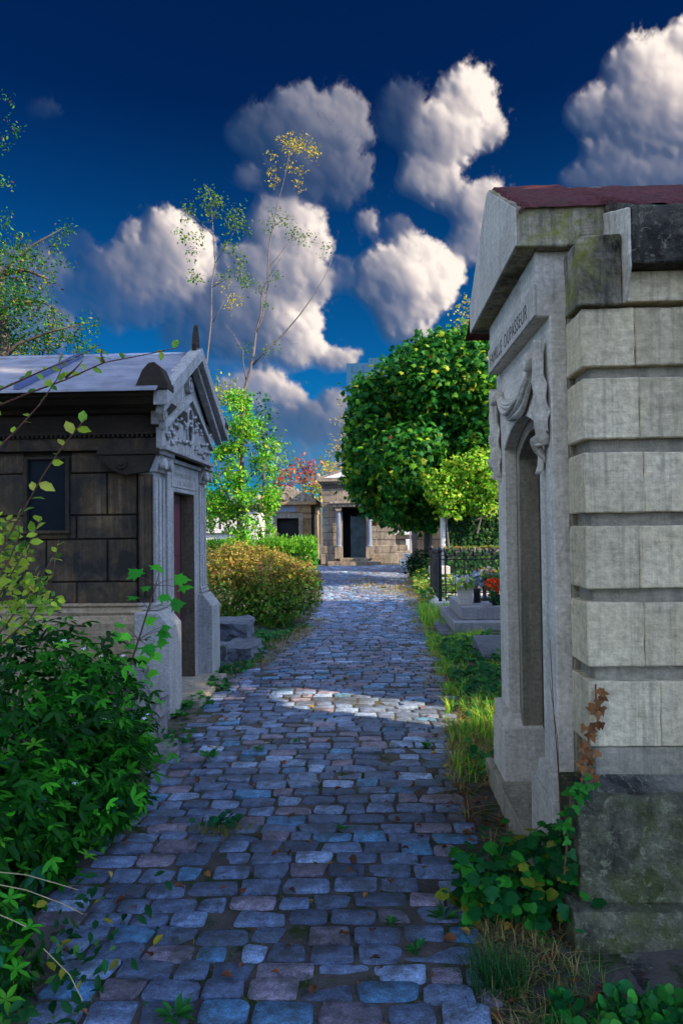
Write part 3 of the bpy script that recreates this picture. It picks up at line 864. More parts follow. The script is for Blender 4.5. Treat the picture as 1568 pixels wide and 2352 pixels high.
# bracket on the flank of the near capital
br = MB().prism([(-2.30, 2.245), (-2.30, 2.19), (-2.24, 2.13), (-2.16, 2.085), (-2.09, 2.07), (-1.90, 2.10), (-1.84, 2.245)], 'y', 5.90, 5.943)
br.box(-2.34, -1.80, 5.88, 5.908, 2.247, 2.29)
br.lathe([(0, -.02), (.045, -.02), (.052, 0), (.052, .02), (0, .02)], (-2.13, 5.895, 2.165), 'y', 16)
br.lathe([(0, -.012), (.02, -.012), (.022, 0), (.022, .012), (0, .012)], (-2.13, 5.872, 2.165), 'y', 10)
br.build('bracket', M_SOD, L, .006)
# entablature along the flank
MB().box(XW, -1.83, 5.945, 7.83, 2.293, 2.40).build('architrave', M_SO, L, .004)
dn = MB().box(XW, -1.80, 5.915, 7.86, 2.425, 2.445)
k = XW
while k < -1.85:
    dn.box(k, k + .022, 5.918, 5.95, 2.402, 2.424); k += .042
dn.build('dentil_moulding', M_SOD, L, .002)
MB().box(XW, -1.83, 5.945, 7.83, 2.446, 2.60).build('frieze', M_SOD, L, .004)
MB().prism([(5.945, 2.60), (5.87, 2.605), (5.84, 2.63), (5.72, 2.65), (5.66, 2.69), (5.62, 2.70), (5.60, 2.735), (7.0, 2.735), (8.10, 2.735), (8.06, 2.69), (7.83, 2.60)], 'x', XW, -1.768).build('cornice', M_SOD, L, .003)
# roof
rf = MB().prism([(5.54, 2.725), (5.54, 2.75), (6.80, 3.325), (6.88, 3.325), (8.14, 2.75), (8.14, 2.725), (6.84, 3.28)], 'x', XW - .1, -1.72)
roof = rf.build('roof', M_ZN, L, .004)
seam = MB()
for X in (-2.86, -4.05):
    seam.prism([(5.54, 2.752), (5.54, 2.80), (6.80, 3.372), (6.80, 3.327)], 'x', X - .028, X + .028)
seam.build('standing_seam', plain('tarnished_lead', (.07, .095, .19), .5, .3, var=.3), roof, .004)
MB().tube([(XW - .1, 6.84, 3.335), (-1.72, 6.84, 3.335)], .032, 8).build('ridge_roll', M_ZN, roof, smooth=True)
# gable end
def rake(x0, x1, off, th, y0, y1, ym=6.84, z0=2.62, zap=3.27):
    return [(y0, z0 + off), (y0, z0 + off + th), (ym, zap + off + th), (y1, z0 + off + th), (y1, z0 + off), (ym, zap + off)]
MB().prism(rake(0, 0, .0, .13, 5.62, 8.06), 'x', -1.765, -1.645).build('raking_cornice', M_FA, L, .008)
MB().prism(rake(0, 0, -.055, .055, 5.72, 7.96), 'x', -1.775, -1.70).build('raking_moulding', M_FA, L, .006)
MB().prism([(5.86, 2.50), (5.86, 2.64), (6.84, 3.20), (7.82, 2.64), (7.82, 2.50)], 'x', -1.86, -1.80).build('gable_wall', M_FA, L, .005)
fin = MB()
pr = [(-1.725, 3.36), (-1.735, 3.42), (-1.72, 3.50), (-1.69, 3.565), (-1.665, 3.50), (-1.655, 3.42), (-1.66, 3.36)]
fin.prism([(6.76, 3.34), (6.75, 3.42), (6.79, 3.53), (6.84, 3.64), (6.89, 3.53), (6.93, 3.42), (6.92, 3.34)], 'x', -1.735, -1.69)
fin.build('finial', M_SOD, L, .01)
for sgn, y0 in ((1, 5.60), (-1, 8.08)):
    ac = MB().prism([(-1.92, 2.745), (-1.89, 2.82), (-1.85, 2.91), (-1.80, 2.965), (-1.75, 2.975), (-1.70, 2.93), (-1.67, 2.86), (-1.64, 2.80), (-1.64, 2.745)], 'y', y0, y0 + sgn * .20)
    ac.build('acroterion', M_SOD, L, .01)
# inner pediment with tracery, black discs painted in for its shaded holes
MB().prism([(5.90, 2.30), (5.90, 2.475), (6.80, 2.88), (7.70, 2.475), (7.70, 2.30)], 'x', -1.83, -1.775).build('tympanum', M_FA, L, .005)
ip = MB().prism([(5.89, 2.46), (5.89, 2.52), (6.80, 2.93), (7.71, 2.52), (7.71, 2.46), (6.80, 2.865)], 'x', -1.80, -1.735)
ip.box(-1.80, -1.735, 5.88, 7.72, 2.285, 2.325)
ip.build('tympanum_frame', M_FA, L, .006)
tr = MB()
for zc, rr in ((2.55, .115), (2.70, .085)):
    pts = [(-1.768, 6.80 + rr * math.cos(a), zc + rr * math.sin(a)) for a in np.linspace(0, 2 * math.pi, 25)]
    tr.tube(pts, .016, 6)
R5 = random.Random(5)
for k in range(42):
    yy = R5.uniform(6.02, 7.58); lim = 2.80 - abs(yy - 6.80) * .45
    zz = R5.uniform(2.36, max(2.38, lim))
    if abs(yy - 6.8) < .15 and zz > 2.42: continue
    a = R5.uniform(0, 6.28); ln = R5.uniform(.03, .07)
    tr.tube([(-1.772, yy, zz), (-1.752, yy + ln * .6 * math.cos(a), zz + ln * .6 * math.sin(a)), (-1.768, yy + ln * math.cos(a + .7), zz + ln * math.sin(a + .7))], [.012, .02, .006], 6)
tr.build('tracery', M_FA, L, smooth=True)
ho = MB()
for zc, rr in ((2.55, .10), (2.70, .07)):
    for q in range(4):
        a = math.pi / 4 + q * math.pi / 2
        ho.lathe([(0, .002), (rr * .42, .002), (rr * .42, -.004), (0, -.004)], (-1.772, 6.8 + rr * .5 * math.cos(a), zc + rr * .5 * math.sin(a)), 'x', 10)
ho.build('tracery_hole_shade', M_DK, L)
sc2 = MB()
for yy, zz, rr in ((5.93, 2.585, .07), (7.67, 2.585, .07), (6.80, 3.02, .08)):
    sc2.lathe([(0, .06), (rr * .4, .055), (rr * .5, .03), (rr * .75, .03), (rr * .85, .055), (rr, .05), (rr * 1.05, 0), (0, 0)], (-1.80, yy, zz), 'x', 18)
sc2.build('scroll', M_FA, L, smooth=False)
# doorway
df = MB().prism([(6.31, .02), (6.31, 2.22), (7.46, 2.22), (7.46, .02), (7.27, .02), (7.27, 1.955), (6.51, 1.955), (6.51, .02)], 'x', -1.985, -1.85)
dfr = df.build('door_frame', M_FA, L, .006)
MB().box(-1.99, -1.825, 6.28, 7.49, 2.222, 2.262).build('lintel_cap', M_FA, dfr, .005)
tb = MB().box(-1.852, -1.842, 6.42, 7.36, 2.0, 2.19).build('name_tablet', M_FA, dfr, .003)
en = MB()
R6 = random.Random(3)
for zz, ya, yb in ((2.12, 6.50, 7.28), (2.045, 6.62, 7.16)):
    k = ya
    while k < yb:
        wd = R6.uniform(.018, .035); en.box(-1.843, -1.8405, k, k + wd * .35, zz - .022, zz + .022)
        if R6.random() < .6: en.box(-1.843, -1.8405, k + wd * .36, k + wd, zz - .006 + R6.choice((-.016, 0, .016)), zz + .004 + R6.choice((-.012, 0, .012)))
        k += wd + .022
en.build('worn_inscription', stone('worn_letter_stone', (.16, .155, .14), (.2, .19, .17), 4), tb)
MB().box(-2.06, -1.99, 6.49, 7.29, .02, 2.0).build('doorway_shade_sheet', M_DK, L)  # black sheet stands in for the unlit interior
dl = MB().box(-1.988, -1.968, 6.55, 7.15, .04, 1.95)
for za, zb in ((.12, .62), (.70, 1.25), (1.33, 1.86)):
    dl.box(-1.967, -1.955, 6.66, 6.84, za, zb).box(-1.967, -1.955, 6.90, 7.08, za, zb)
dl.build('door', M_MAR, L, .006)
MB().box(-1.99, -1.852, 7.262, 7.2705, .05, 1.95).build('door_reveal', stone('brown_reveal_stone', (.07, .05, .03), (.13, .095, .06), 2, black=.3), L)
MB().box(-2.0, -1.55, 6.25, 7.42, -.1, .055).build('doorstep', M_JOINT, L, .01)
# ------------------------------------------------------------------ tombs at the end of the path
M_F1 = stone('weathered_tomb_stone', (.17, .14, .10), (.34, .29, .22), .9, streak=1.0, streak_col=(.06, .055, .05), black=.35, bump=.4)
M_F2 = stone('ochre_tomb_stone', (.38, .26, .12), (.20, .14, .075), 1.2, streak=.6, streak_col=(.06, .055, .045), black=.3, bump=.4)
M_F3 = stone('blue_grey_stone', (.13, .16, .21), (.20, .23, .29), 2, streak=.5, bump=.3)
M_F4 = stone('white_tomb_stone', (.55, .53, .50), (.68, .66, .62), 1.5, streak=.3, streak_col=(.25, .24, .22), bump=.2)
M_FD = stone('soot_dark_tomb', (.05, .043, .035), (.09, .078, .062), 1.2, black=.4, bump=.4)
M_GLD = plain('dusty_glass_door', (.05, .075, .085), .25, var=.5, scale=3, spec=.6)

T = thing('mausoleum', (-.48, 30, 0), 'tall stone mausoleum facing down the path with low triangular pediment and open black doorway', 'mausoleum')
def P(px, py, Y): 
    v = at(px, py, Y); return v.x, v.z
xl, xr = P(741, 1200, 30)[0], P(907, 1200, 30)[0]
dxl, dxr = P(786, 1200, 30)[0], P(840, 1200, 30)[0]
cx = (dxl + dxr) / 2
MB().box(xl, dxl, 30.0, 33.5, .75, 3.30).box(dxr, xr, 30.0, 33.5, .75, 3.30).box(dxl, dxr, 30.0, 33.5, 2.45, 3.30).box(dxl, dxr, 30.9, 33.5, .1, 2.45).build('wall', M_F1, T, .01)
lines = MB()
for z in (1.05, 1.38, 1.70, 2.02, 2.34, 2.68, 3.0):
    lines.box(xl + .01, dxl - .25, 29.992, 30.0, z - .012, z + .012); lines.box(dxr + .25, xr - .01, 29.992, 30.0, z - .012, z + .012)
lines.build('course_joint', M_FD, T)
MB().box(xl - .10, dxl - .02, 29.85, 33.6, 0, .45).box(xl - .05, dxl - .01, 29.9, 33.55, .452, .80).box(dxr + .02, xr + .10, 29.85, 33.6, 0, .45).box(dxr + .01, xr + .05, 29.9, 33.55, .452, .80).build('plinth', M_F1, T, .03)
for sx in (-1, 1):
    xc = cx + sx * .66
    MB().box(xc - .17, xc + .17, 29.66, 29.92, .25, .75).build('pedestal', M_F1, T, .01)
    c = MB().lathe([(.13, .76), (.13, .80), (.105, .83), (.10, 1.6), (.088, 2.22), (.11, 2.25), (.11, 2.28)], (xc, 29.78, 0), 'z', 14)
    c = c.build('column', M_F3, T, smooth=False)
    MB().prism([(xc - .10, 2.28), (xc + .10, 2.28), (xc + .17, 2.46), (xc - .17, 2.46)], 'y', 29.62, 29.95).build('capital', M_F1, c, .01)
MB().box(cx - .95, cx + .95, 29.55, 30.0, 2.47, 2.60).box(cx - 1.02, cx + 1.02, 29.48, 30.0, 2.602, 2.70).build('door_hood', M_F1, T, .012)
MB().box(dxl - .08, dxl, 29.93, 30.2, .3, 2.45).box(dxr, dxr + .08, 29.93, 30.2, .3, 2.45).build('door_frame', M_F1, T, .006)
MB().box(dxl, dxr, 30.62, 30.7, .15, 2.45).build('doorway_shade_sheet', M_DK, T)  # unlit inside painted as a black sheet
dd = MB().box(dxl + .37, dxr - .01, 30.3, 30.34, .2, 2.05)
dd.box(dxl + .34, dxl + .40, 30.28, 30.30, .2, 2.1).box(dxr - .10, dxr - .02, 30.28, 30.30, .2, 2.1).box((dxl + dxr) / 2 + .12, (dxl + dxr) / 2 + .22, 30.28, 30.30, .2, 2.1).box(dxl + .41, dxr - .11, 30.27, 30.279, 1.45, 1.55)
dd.build('glazed_door', M_GLD, T, .004)
MB().box(dxl - .6, dxr + .6, 29.2, 30.5, -.1, .14).box(dxl - .1, dxr + .1, 29.5, 30.7, .142, .27).build('doorstep', M_F1, T, .01)
xa, xb = xl - .22, xr + .22
MB().box(xl - .04, xr + .04, 29.94, 33.55, 3.302, 3.42).build('frieze', M_FD, T, .006)
k = xl; dn = MB()
while k < xr: dn.box(k, k + .05, 29.85, 29.94, 3.44, 3.50); k += .11
dn.build('dentil', M_F1, T)
MB().box(xa + .06, xb - .06, 29.86, 33.65, 3.505, 3.56).box(xa, xb, 29.75, 33.7, 3.562, 3.66).build('cornice', M_F1, T, .01)
MB().prism([(xa, 3.663), (xa, 3.72), ((xa + xb) / 2, 4.32), (xb, 3.72), (xb, 3.663)], 'y', 29.75, 33.7).build('pediment', M_F1, T, .01)
MB().prism([(xa + .3, 3.72), ((xa + xb) / 2, 4.18), (xb - .3, 3.72)], 'y', 29.742, 29.75).build('pediment_panel', M_F4, T)
MB().blob((xa + .05, 29.85, 3.80), (.12, .1, .13), 1).build('corner_ornament', M_F1, T, smooth=True)

U = thing('mausoleum', (-3.7, 31, 0), 'low ochre mausoleum with curved pediment bearing a round medallion', 'mausoleum')
x0, x1 = P(606, 1200, 31)[0], P(713, 1200, 31)[0]
o0, o1 = P(636, 1200, 31)[0], P(686, 1200, 31)[0]
MB().box(x0, o0 - .16, 31, 36, 0, 2.26).box(o1 + .16, x1, 31, 36, 0, 2.26).box(o0 - .16, o1 + .16, 31.2, 36, 2.2, 2.26).build('wall', M_F2, U, .01)
MB().box(x0 - .03, x1 + .03, 30.95, 36.05, 2.262, 2.62).build('entablature', M_F2, U, .008)
MB().prism([(o0 - .2, 0), (o0 - .2, 2.25), (o1 + .2, 2.25), (o1 + .2, 0), (o1, 0), (o1, 2.03), (o0, 2.03), (o0, 0)], 'y', 30.93, 31.0).build('door_frame', M_F1, U, .008)
MB().box(o0, o1, 31.15, 31.2, 0, 2.03).build('doorway_shade_sheet', M_DK, U)  # black sheet for the shade inside the door
MB().box((o0 + o1) / 2 - .38, (o0 + o1) / 2 + .38, 30.925, 30.95, 2.30, 2.58).build('plaque', M_F3, U, .006)
for xc in (o0 - .38, o1 + .40):
    p_ = MB()
    for q in range(4): p_.box(xc - .15 + q * .08, xc - .09 + q * .08, 30.90, 31.0, .4, 1.98)
    p_.box(xc - .18, xc + .18, 30.92, 31.0, 0, .38).box(xc - .18, xc + .18, 30.90, 31.0, 2.0, 2.2)
    p_.build('pilaster', M_F2, U, .006)
xm = (x0 + x1) / 2; hw = (x1 - x0) / 2 + .28
def seg(hw, zb, rise, n=18):
    rad = (hw * hw + rise * rise) / (2 * rise); a = math.asin(min(1, hw / rad))
    return [(xm + rad * math.sin(-a + 2 * a * k / n), zb + rise - rad + rad * math.cos(-a + 2 * a * k / n)) for k in range(n + 1)]
MB().box(xm - hw, xm + hw, 30.75, 36.1, 2.622, 2.75).build('cornice', M_F2, U, .008)
ped = MB().prism([(xm + hw, 2.752), (xm - hw, 2.752)] + seg(hw, 2.80, .52), 'y', 30.78, 36.1).build('curved_pediment', M_F1, U, .012)
me_ = MB().lathe([(0, -.03), (.13, -.03), (.14, -.06), (.19, -.06), (.20, 0), (0, 0)], (xm - .05, 30.78, 3.02), 'y', 18)
R7 = random.Random(8)
for k in range(16):
    q = R7.uniform(.28, .95) * R7.choice((-1, 1)); me_.blob((xm - .05 + q, 30.77, 2.84 + R7.uniform(0, .28) * (1 - abs(q))), (.08, .04, .06), k)
me_.build('medallion', M_F1, ped)
fn = MB()
for q, r in ((0, .11), (.2, .08), (-.2, .08), (.45, .06), (-.42, .06)): fn.blob((xm + q, 31.0, 3.36 - abs(q) * .18), (r * 1.3, r, r * 1.1), int(q * 50) + 40)
fn.build('crest_ornament', M_F1, U, smooth=True)
for xc in (xm - hw + .05, xm + hw - .25): MB().blob((xc, 30.9, 2.92), (.14, .12, .2), 4).build('corner_ornament', M_F1, U, smooth=True)

# white flat capped tomb behind the young tree
V_ = thing('tomb', (-5.1, 27, 0), 'narrow white tomb with dark flat cap half hidden by the bright green tree', 'tomb')
a, b = P(548, 1200, 27)[0], P(590, 1200, 27)[0]
MB().box(a - 1.6, b, 27, 29, 0, 2.35).build('body', M_F4, V_, .02)
MB().box(b - .42, b - .36, 26.985, 27, .5, 2.2).build('dark_panel_strip', M_FD, V_)  # thin dark strip set on the wall face
MB().box(a - 1.75, b + .16, 26.85, 29.2, 2.352, 2.6).build('cap', M_FD, V_, .02)
V2 = thing('tomb', (-7.5, 22, 0), 'low white tomb wall seen through the leaves of the bright green tree', 'tomb')
MB().box(-6.4, -4.1, 22, 23, 0, 1.45).build('body', M_F4, V2, .02)
MB().box(-6.5, -4.0, 21.9, 23.1, 1.452, 1.58).build('cap', M_F4, V2, .02)
# two leaning blue grey steles
for i, (pxa, pxb, lab, tilt) in enumerate(((590, 604, 'blue grey round topped stele beside the ochre mausoleum, outer of two', -.02), (606, 617, 'thin blue grey stele leaning against the wall of the ochre mausoleum', .05))):
    xa_, xb_ = P(pxa, 1200, 29.5)[0], P(pxb, 1200, 29.5)[0]; h = 2.2 - .1 * i
    S = MB(); w_ = (xb_ - xa_)
    prof = [(xa_, 0), (xa_ + tilt * 3, h - w_ * .3), (xa_ + w_ * .25 + tilt * 3, h), (xb_ - w_ * .25 + tilt * 3, h), (xb_ + tilt * 3, h - w_ * .3), (xb_, 0)]
    tag(S.prism(prof, 'y', 29.5, 29.75).build('stele', M_F3, bevel=.02), lab, 'stele', 'steles beside the ochre mausoleum')

# right of the tall mausoleum: urn on a dark pedestal, sunlit white tombs, the dark chapel
q = lambda px, py, Y: at(px, py, Y)
N1 = thing('tomb', (q(935, 1250, 36).x, 36, 0), 'brilliant white sunlit tomb behind the dark urn', 'tomb')
xa_, xb_ = q(904, 1200, 36).x, q(962, 1200, 36).x
MB().box(xa_, xb_ + .6, 36, 37.5, 0, 2.6).build('body', M_F4, N1, .02)
MB().box(xa_ - .1, xb_ + .7, 35.9, 37.6, 2.602, 2.8).build('cap', M_F4, N1, .02)
N2 = thing('urn_monument', (q(920, 1250, 32).x, 32, 0), 'dark stone urn on a flat slab raised over stacked blocks', 'monument')
uc = q(919, 1230, 32).x
MB().box(uc - .45, uc + .75, 31.7, 32.6, 1.02, 1.22).build('slab', M_FD, N2, .02)
MB().box(uc - .5, uc + .32, 31.8, 32.5, .5, .75).box(uc - .45, uc + .25, 31.85, 32.45, .752, 1.018).box(uc - .6, uc + .45, 31.7, 32.6, 0, .498).build('stacked_block', M_F1, N2, .03)
MB().lathe([(.17, 1.222), (.17, 1.27), (.07, 1.31), (.06, 1.38), (.13, 1.45), (.23, 1.55), (.24, 1.64), (.19, 1.68), (.20, 1.72), (.10, 1.76), (.03, 1.84)], (uc, 32.0, 0), 'z', 18).build('urn', M_FD, N2, smooth=True)
N3 = thing('tomb', (q(945, 1280, 28).x, 28, 0), 'pale stepped tomb with upright post left of the dark chapel', 'tomb')
xa_ = q(942, 1250, 28).x
MB().box(xa_ + .02, xa_ + .30, 28.2, 28.7, .5, 1.95).build('post', M_F4, N3, .02)
MB().box(xa_ - .25, xa_ + .6, 27.9, 28.9, .25, .498).box(xa_ - .4, xa_ + .7, 27.6, 29, 0, .248).build('step', M_F4, N3, .02)

D = thing('chapel', (2.6, 24, 0), 'soot dark windowless chapel wall under the round leafy tree', 'chapel')
xa_ = q(957, 1250, 24).x
MB().box(xa_, xa_ + 2.6, 24, 27, .3, 2.9).build('wall', M_FD, D, .01)
ln = MB()
for z in (.75, 1.15, 1.55, 1.95, 2.35): ln.box(xa_ + .01, xa_ + 2.5, 23.992, 24, z - .01, z + .01)
ln.build('course_joint', M_DK, D)
MB().box(xa_ - .06, xa_ + 2.66, 23.9, 27.1, 0, .298).build('plinth', M_FD, D, .02)
MB().box(xa_ - .1, xa_ + 2.7, 23.85, 27.1, 2.902, 3.05).build('cornice', M_FD, D, .02)

# ivy clad wall with its pale post
IW = thing('ivy_wall', (3, 19, 0), 'old stone wall smothered in dark ivy behind the iron railing', 'wall')
xa_ = q(1013, 1250, 19).x
MB().box(xa_ + .1, 6, 19, 19.35, 0, 2.55).build('masonry', M_FD, IW, .02)
MB().box(xa_ + .15, 6, 18.6, 18.99, 0, .98).build('ledge', M_F1, IW, .02)
MB().box(xa_ - .02, xa_ + .09, 18.75, 19.0, 0, 1.85).build('pale_post', M_F4, IW, .015)

# flats beyond the cemetery, the distance haze put into their blue colours
M_BL = plain('haze_tinted_render', (.010, .062, .12), .9, var=.08, scale=.05)
M_BW = plain('haze_tinted_window', (.008, .048, .10), .6, var=.1, scale=.1)
AB = thing('apartment_building', (5, 190, 0), 'distant apartment block rising over the round tree, haze blue in its colour', 'building')
p0, p1 = q(795, 826, 190), q(985, 826, 190)
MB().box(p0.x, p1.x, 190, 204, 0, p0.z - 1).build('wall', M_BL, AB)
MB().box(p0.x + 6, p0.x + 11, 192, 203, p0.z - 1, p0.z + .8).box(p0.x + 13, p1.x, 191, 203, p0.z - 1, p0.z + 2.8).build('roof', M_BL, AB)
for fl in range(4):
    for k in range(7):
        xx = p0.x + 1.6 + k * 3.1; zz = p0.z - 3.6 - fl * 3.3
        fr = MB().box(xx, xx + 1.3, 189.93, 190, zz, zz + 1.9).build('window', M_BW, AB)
# ------------------------------------------------------------------ graves on the right
M_GR = stone('grey_granite_slab', (.20, .20, .21), (.28, .28, .285), 4, streak=.3, bump=.25)
M_GRD = stone('dark_slate_slab', (.09, .10, .12), (.15, .155, .17), 4, black=.3, moss=.15, bump=.5)
M_WK = stone('white_kerb_stone', (.50, .47, .42), (.62, .60, .55), 3, streak=.3, streak_col=(.25, .22, .18), bump=.25)
M_IR = plain('black_iron', (.012, .012, .014), .5, .3, var=.3, scale=30)
M_POT = stone('beige_pot', (.38, .33, .28), (.45, .41, .36), 5, bump=.15)
M_PETAL = leaf_mat('petal', .3, .6, .2)
M_LEAF = leaf_mat('leaf', .40, .5, .12)
M_DRY = leaf_mat('dry_leaf', .25, .7, .15)
M_GRASS = leaf_mat('grass_blade', .35, .55, .3)

G1 = thing('grave', (2.0, 10.8, 0), 'grey two tier slab grave carrying the flower pots by the iron railing', 'grave')
MB().box(1.19, 3.2, 10.1, 12.2, 0, .21).build('lower_slab', M_GR, G1, .012)
MB().box(1.33, 3.2, 10.36, 12.0, .212, .405).build('upper_slab', M_GR, G1, .012)
MB().box(.98, 1.18, 10.0, 11.6, -.02, .07).build('kerb', M_GRD, G1, .012)
G2 = thing('grave', (2.2, 14, 0), 'white stone kerbed plot with low pale slab enclosed by the iron railing', 'grave')
MB().box(1.20, 3.4, 13.2, 13.5, 0, .165).box(1.20, 1.45, 13.502, 15.3, 0, .165).box(1.452, 3.4, 15.05, 15.3, 0, .165).build('kerb', M_WK, G2, .015)
MB().box(.96, 1.195, 13.0, 14.2, -.02, .045).build('step', M_WK, G2, .012)
G3 = thing('grave', (1.8, 8.2, 0), 'small dark slate grave with leaf strewn sloping tablet, lowest one beside the grass verge', 'grave')
MB().prism([(7.95, .02), (7.95, .12), (8.75, .24), (8.75, .02)], 'x', 1.25, 2.4).build('sloping_tablet', M_GRD, G3, .01)
MB().box(1.2, 2.5, 7.75, 7.95, -.05, .045).build('kerb', M_GRD, G3, .012)
G4 = thing('planter_box', (2.0, 20, 0), 'small two tier white stone planter among ivy beyond the railing', 'planter')
a = at(975, 1300, 19.3)
MB().box(a.x, a.x + .5, 17.6, 18.0, .38, .58).box(a.x - .06, a.x + .55, 17.55, 18.1, 0, .30).build('box', M_WK, G4, .015)
RK = MB().lathe([(.12, -.05), (.13, .12), (.11, .22), (.06, .28), (0, .29)], (at(941, 1290, 24).x, 24, 0), 'z', 10).build('guard_stone', M_GR, smooth=True)
tag(RK, 'short round topped guard stone where the cobbled path meets the far crossing', 'guard stone')

# iron railing
FN = thing('iron_railing', (1.3, 13.35, .165), 'low black iron railing with pine cone finials around the white kerbed plot', 'railing')
def bar(x, y, z1, r=.009):
    b = MB().tube([(x, y, .167), (x, y, z1)], r, 6).build('bar', M_IR, FN)
    MB().lathe([(.006, 0), (.018, .012), (.030, .045), (.024, .085), (.008, .115), (0, .12)], (x, y, z1), 'z', 8).build('finial', M_IR, b, smooth=True)
for yy in (13.34, 15.17):
    for i in range(12): bar(1.42 + i * .175, yy, 1.02)
for i in range(9): bar(1.325, 13.52 + i * .18, 1.02)
for xa, xb, ya, yb in ((1.31, 3.36, 13.34, 13.34), (1.31, 3.36, 15.17, 15.17), (1.325, 1.325, 13.34, 15.17)):
    for z in (.33, .96): MB().tube([(xa, ya, z), (xb, yb, z)], .013, 6).build('rail', M_IR, FN)
for x_, y_ in ((1.31, 13.33), (1.31, 15.18)):
    p_ = MB().box(x_ - .032, x_ + .032, y_ - .032, y_ + .032, .167, 1.08).build('post', M_IR, FN, .004)
    MB().lathe([(.03, 0), (.05, .02), (.055, .06), (.03, .10), (0, .12)], (x_, y_, 1.08), 'z', 10).build('post_cap', M_IR, p_, smooth=True)

# flowers
def bouquet(root, c, r, n, pal, leafpal, size, nl=26, tm=ROUND):
    c = np.array(c)
    d = norm(rng.normal(size=(n, 3)) + np.array([0, -.3, .5])); P_ = c + d * np.array(r) * rng.uniform(.6, 1, (n, 1))
    parts = []
    for k in range(5):   # five petals a flower
        ax = rng.normal(size=(n, 3))
        parts.append(scatter(tm, P_ + rng.normal(size=(n, 3)) * .006, d + rng.normal(size=(n, 3)) * .35, size * rng.uniform(.8, 1.2, n), colours(n, pal), ax))
    leaf_obj('blossoms', parts, M_PETAL, root)
    d2 = norm(rng.normal(size=(nl, 3)) + np.array([0, -.2, -.1])); P2 = c + d2 * np.array(r) * .75
    leaf_obj('leaves', [scatter(OVAL, P2, d2 + np.array([0, 0, .6]), size * 2.4, colours(nl, leafpal), d2)], M_LEAF, root)
v = at(1068, 1386, 10.65)
B1 = thing('flower_pot', (v.x, 10.65, .405), 'square beige pot of white and lilac silk lilies on the grey slab', 'flower pot')
pm = MB(); x_, z_ = v.x, .407
vs = [(x_ + sx * w, 10.65 + sy * w, z_ + z) for w, z in ((.095, 0), (.112, .27), (.10, .27), (.095, .20)) for sx, sy in ((-1, -1), (1, -1), (1, 1), (-1, 1))]
pm.add(vs, [(i * 4 + k, i * 4 + (k + 1) % 4, (i + 1) * 4 + (k + 1) % 4, (i + 1) * 4 + k) for i in range(3) for k in range(4)] + [(0, 1, 2, 3), (12, 13, 14, 15)])
pm.build('pot', M_POT, B1, .008)
bouquet(B1, (x_ - .03, 10.62, z_ + .36), (.15, .12, .11), 16, [(3, (.62, .62, .75)), (1, (.60, .42, .55))], [(2, (.12, .32, .05)), (1, (.35, .42, .06))], .055, 34, OVAL)
v = at(1095, 1340, 10.9)
B2 = thing('flower_pot', (v.x, 10.9, .405), 'dusty blue grey silk flowers in a small dark vase behind the beige pot', 'flower pot')
MB().lathe([(.05, .407), (.06, .43), (.05, .56), (.07, .62), (.06, .62), (0, .55)], (v.x, 10.9, 0), 'z', 12).build('vase', M_IR, B2, smooth=True)
bouquet(B2, (v.x - .03, 10.88, .76), (.15, .12, .12), 26, [(3, (.30, .34, .42)), (1, (.42, .45, .5))], [(1, (.10, .14, .12))], .045)
v = at(1110, 1370, 11.2)
B3 = thing('flower_urn', (v.x, 11.2, .405), 'slender black trumpet urn filled with white, purple and yellow pansies', 'flower urn')
MB().lathe([(.075, .407), (.08, .425), (.03, .46), (.028, .56), (.06, .64), (.09, .70), (.10, .76), (.08, .76), (0, .7)], (v.x + .02, 11.2, 0), 'z', 14).build('urn', M_IR, B3, smooth=True)
bouquet(B3, (v.x + .06, 11.18, .86), (.20, .12, .07), 22, [(3, (.75, .72, .7)), (2, (.75, .50, .03)), (2, (.16, .05, .30))], [(1, (.08, .2, .03))], .05)
v = at(1131, 1370, 10.55)
B4 = thing('flower_pot', (v.x, 10.55, .405), 'dark pot of vivid orange red geranium blooms at the edge of the slab', 'flower pot')
MB().lathe([(.07, .407), (.10, .56), (.09, .56), (0, .54)], (v.x + .06, 10.55, 0), 'z', 14).build('pot', M_IR, B4, smooth=True)
bouquet(B4, (v.x, 10.5, .69), (.13, .12, .12), 75, [(3, (.78, .06, .012)), (1, (.60, .03, .01))], [(1, (.03, .14, .03))], .04)
leaf_obj('trailing_leaves', [scatter(OVAL, np.array([v.x - .02, 10.47, .53]) + rng.normal(size=(26, 3)) * .045, rng.normal(size=(26, 3)) + np.array([0, -1, .4]), .08, colours(26, [(1, (.02, .12, .03))]))], M_LEAF, B4)

# stones on the left verge
def rough_block(name, x0, x1, y0, y1, z0, z1, mat, lab, cat, seed=1, amp=.012):
    import bmesh
    bm = bmesh.new(); bmesh.ops.create_cube(bm, size=1)
    bmesh.ops.subdivide_edges(bm, edges=bm.edges[:], cuts=5, use_grid_fill=True)
    R_ = random.Random(seed)
    for v_ in bm.verts:
        v_.co.x = x0 + (v_.co.x + .5) * (x1 - x0) + R_.gauss(0, amp); v_.co.y = y0 + (v_.co.y + .5) * (y1 - y0) + R_.gauss(0, amp); v_.co.z = z0 + (v_.co.z + .5) * (z1 - z0) + R_.gauss(0, amp * .7)
    me_ = bpy.data.meshes.new(name); bm.to_mesh(me_); bm.free()
    return tag(mesh_obj(name, me_, mat, None, False, .008), lab, cat)
M_OLD = stone('lichen_grey_stone', (.16, .15, .15), (.28, .27, .27), 5, streak=.6, moss=.2, moss_col=(.05, .05, .02), bump=.8)
rough_block('stone_block', -1.79, -1.62, 5.02, 5.5, -.05, .31, M_OLD, 'weathered upright kerb block half buried in the dark bush', 'stone block', 1)
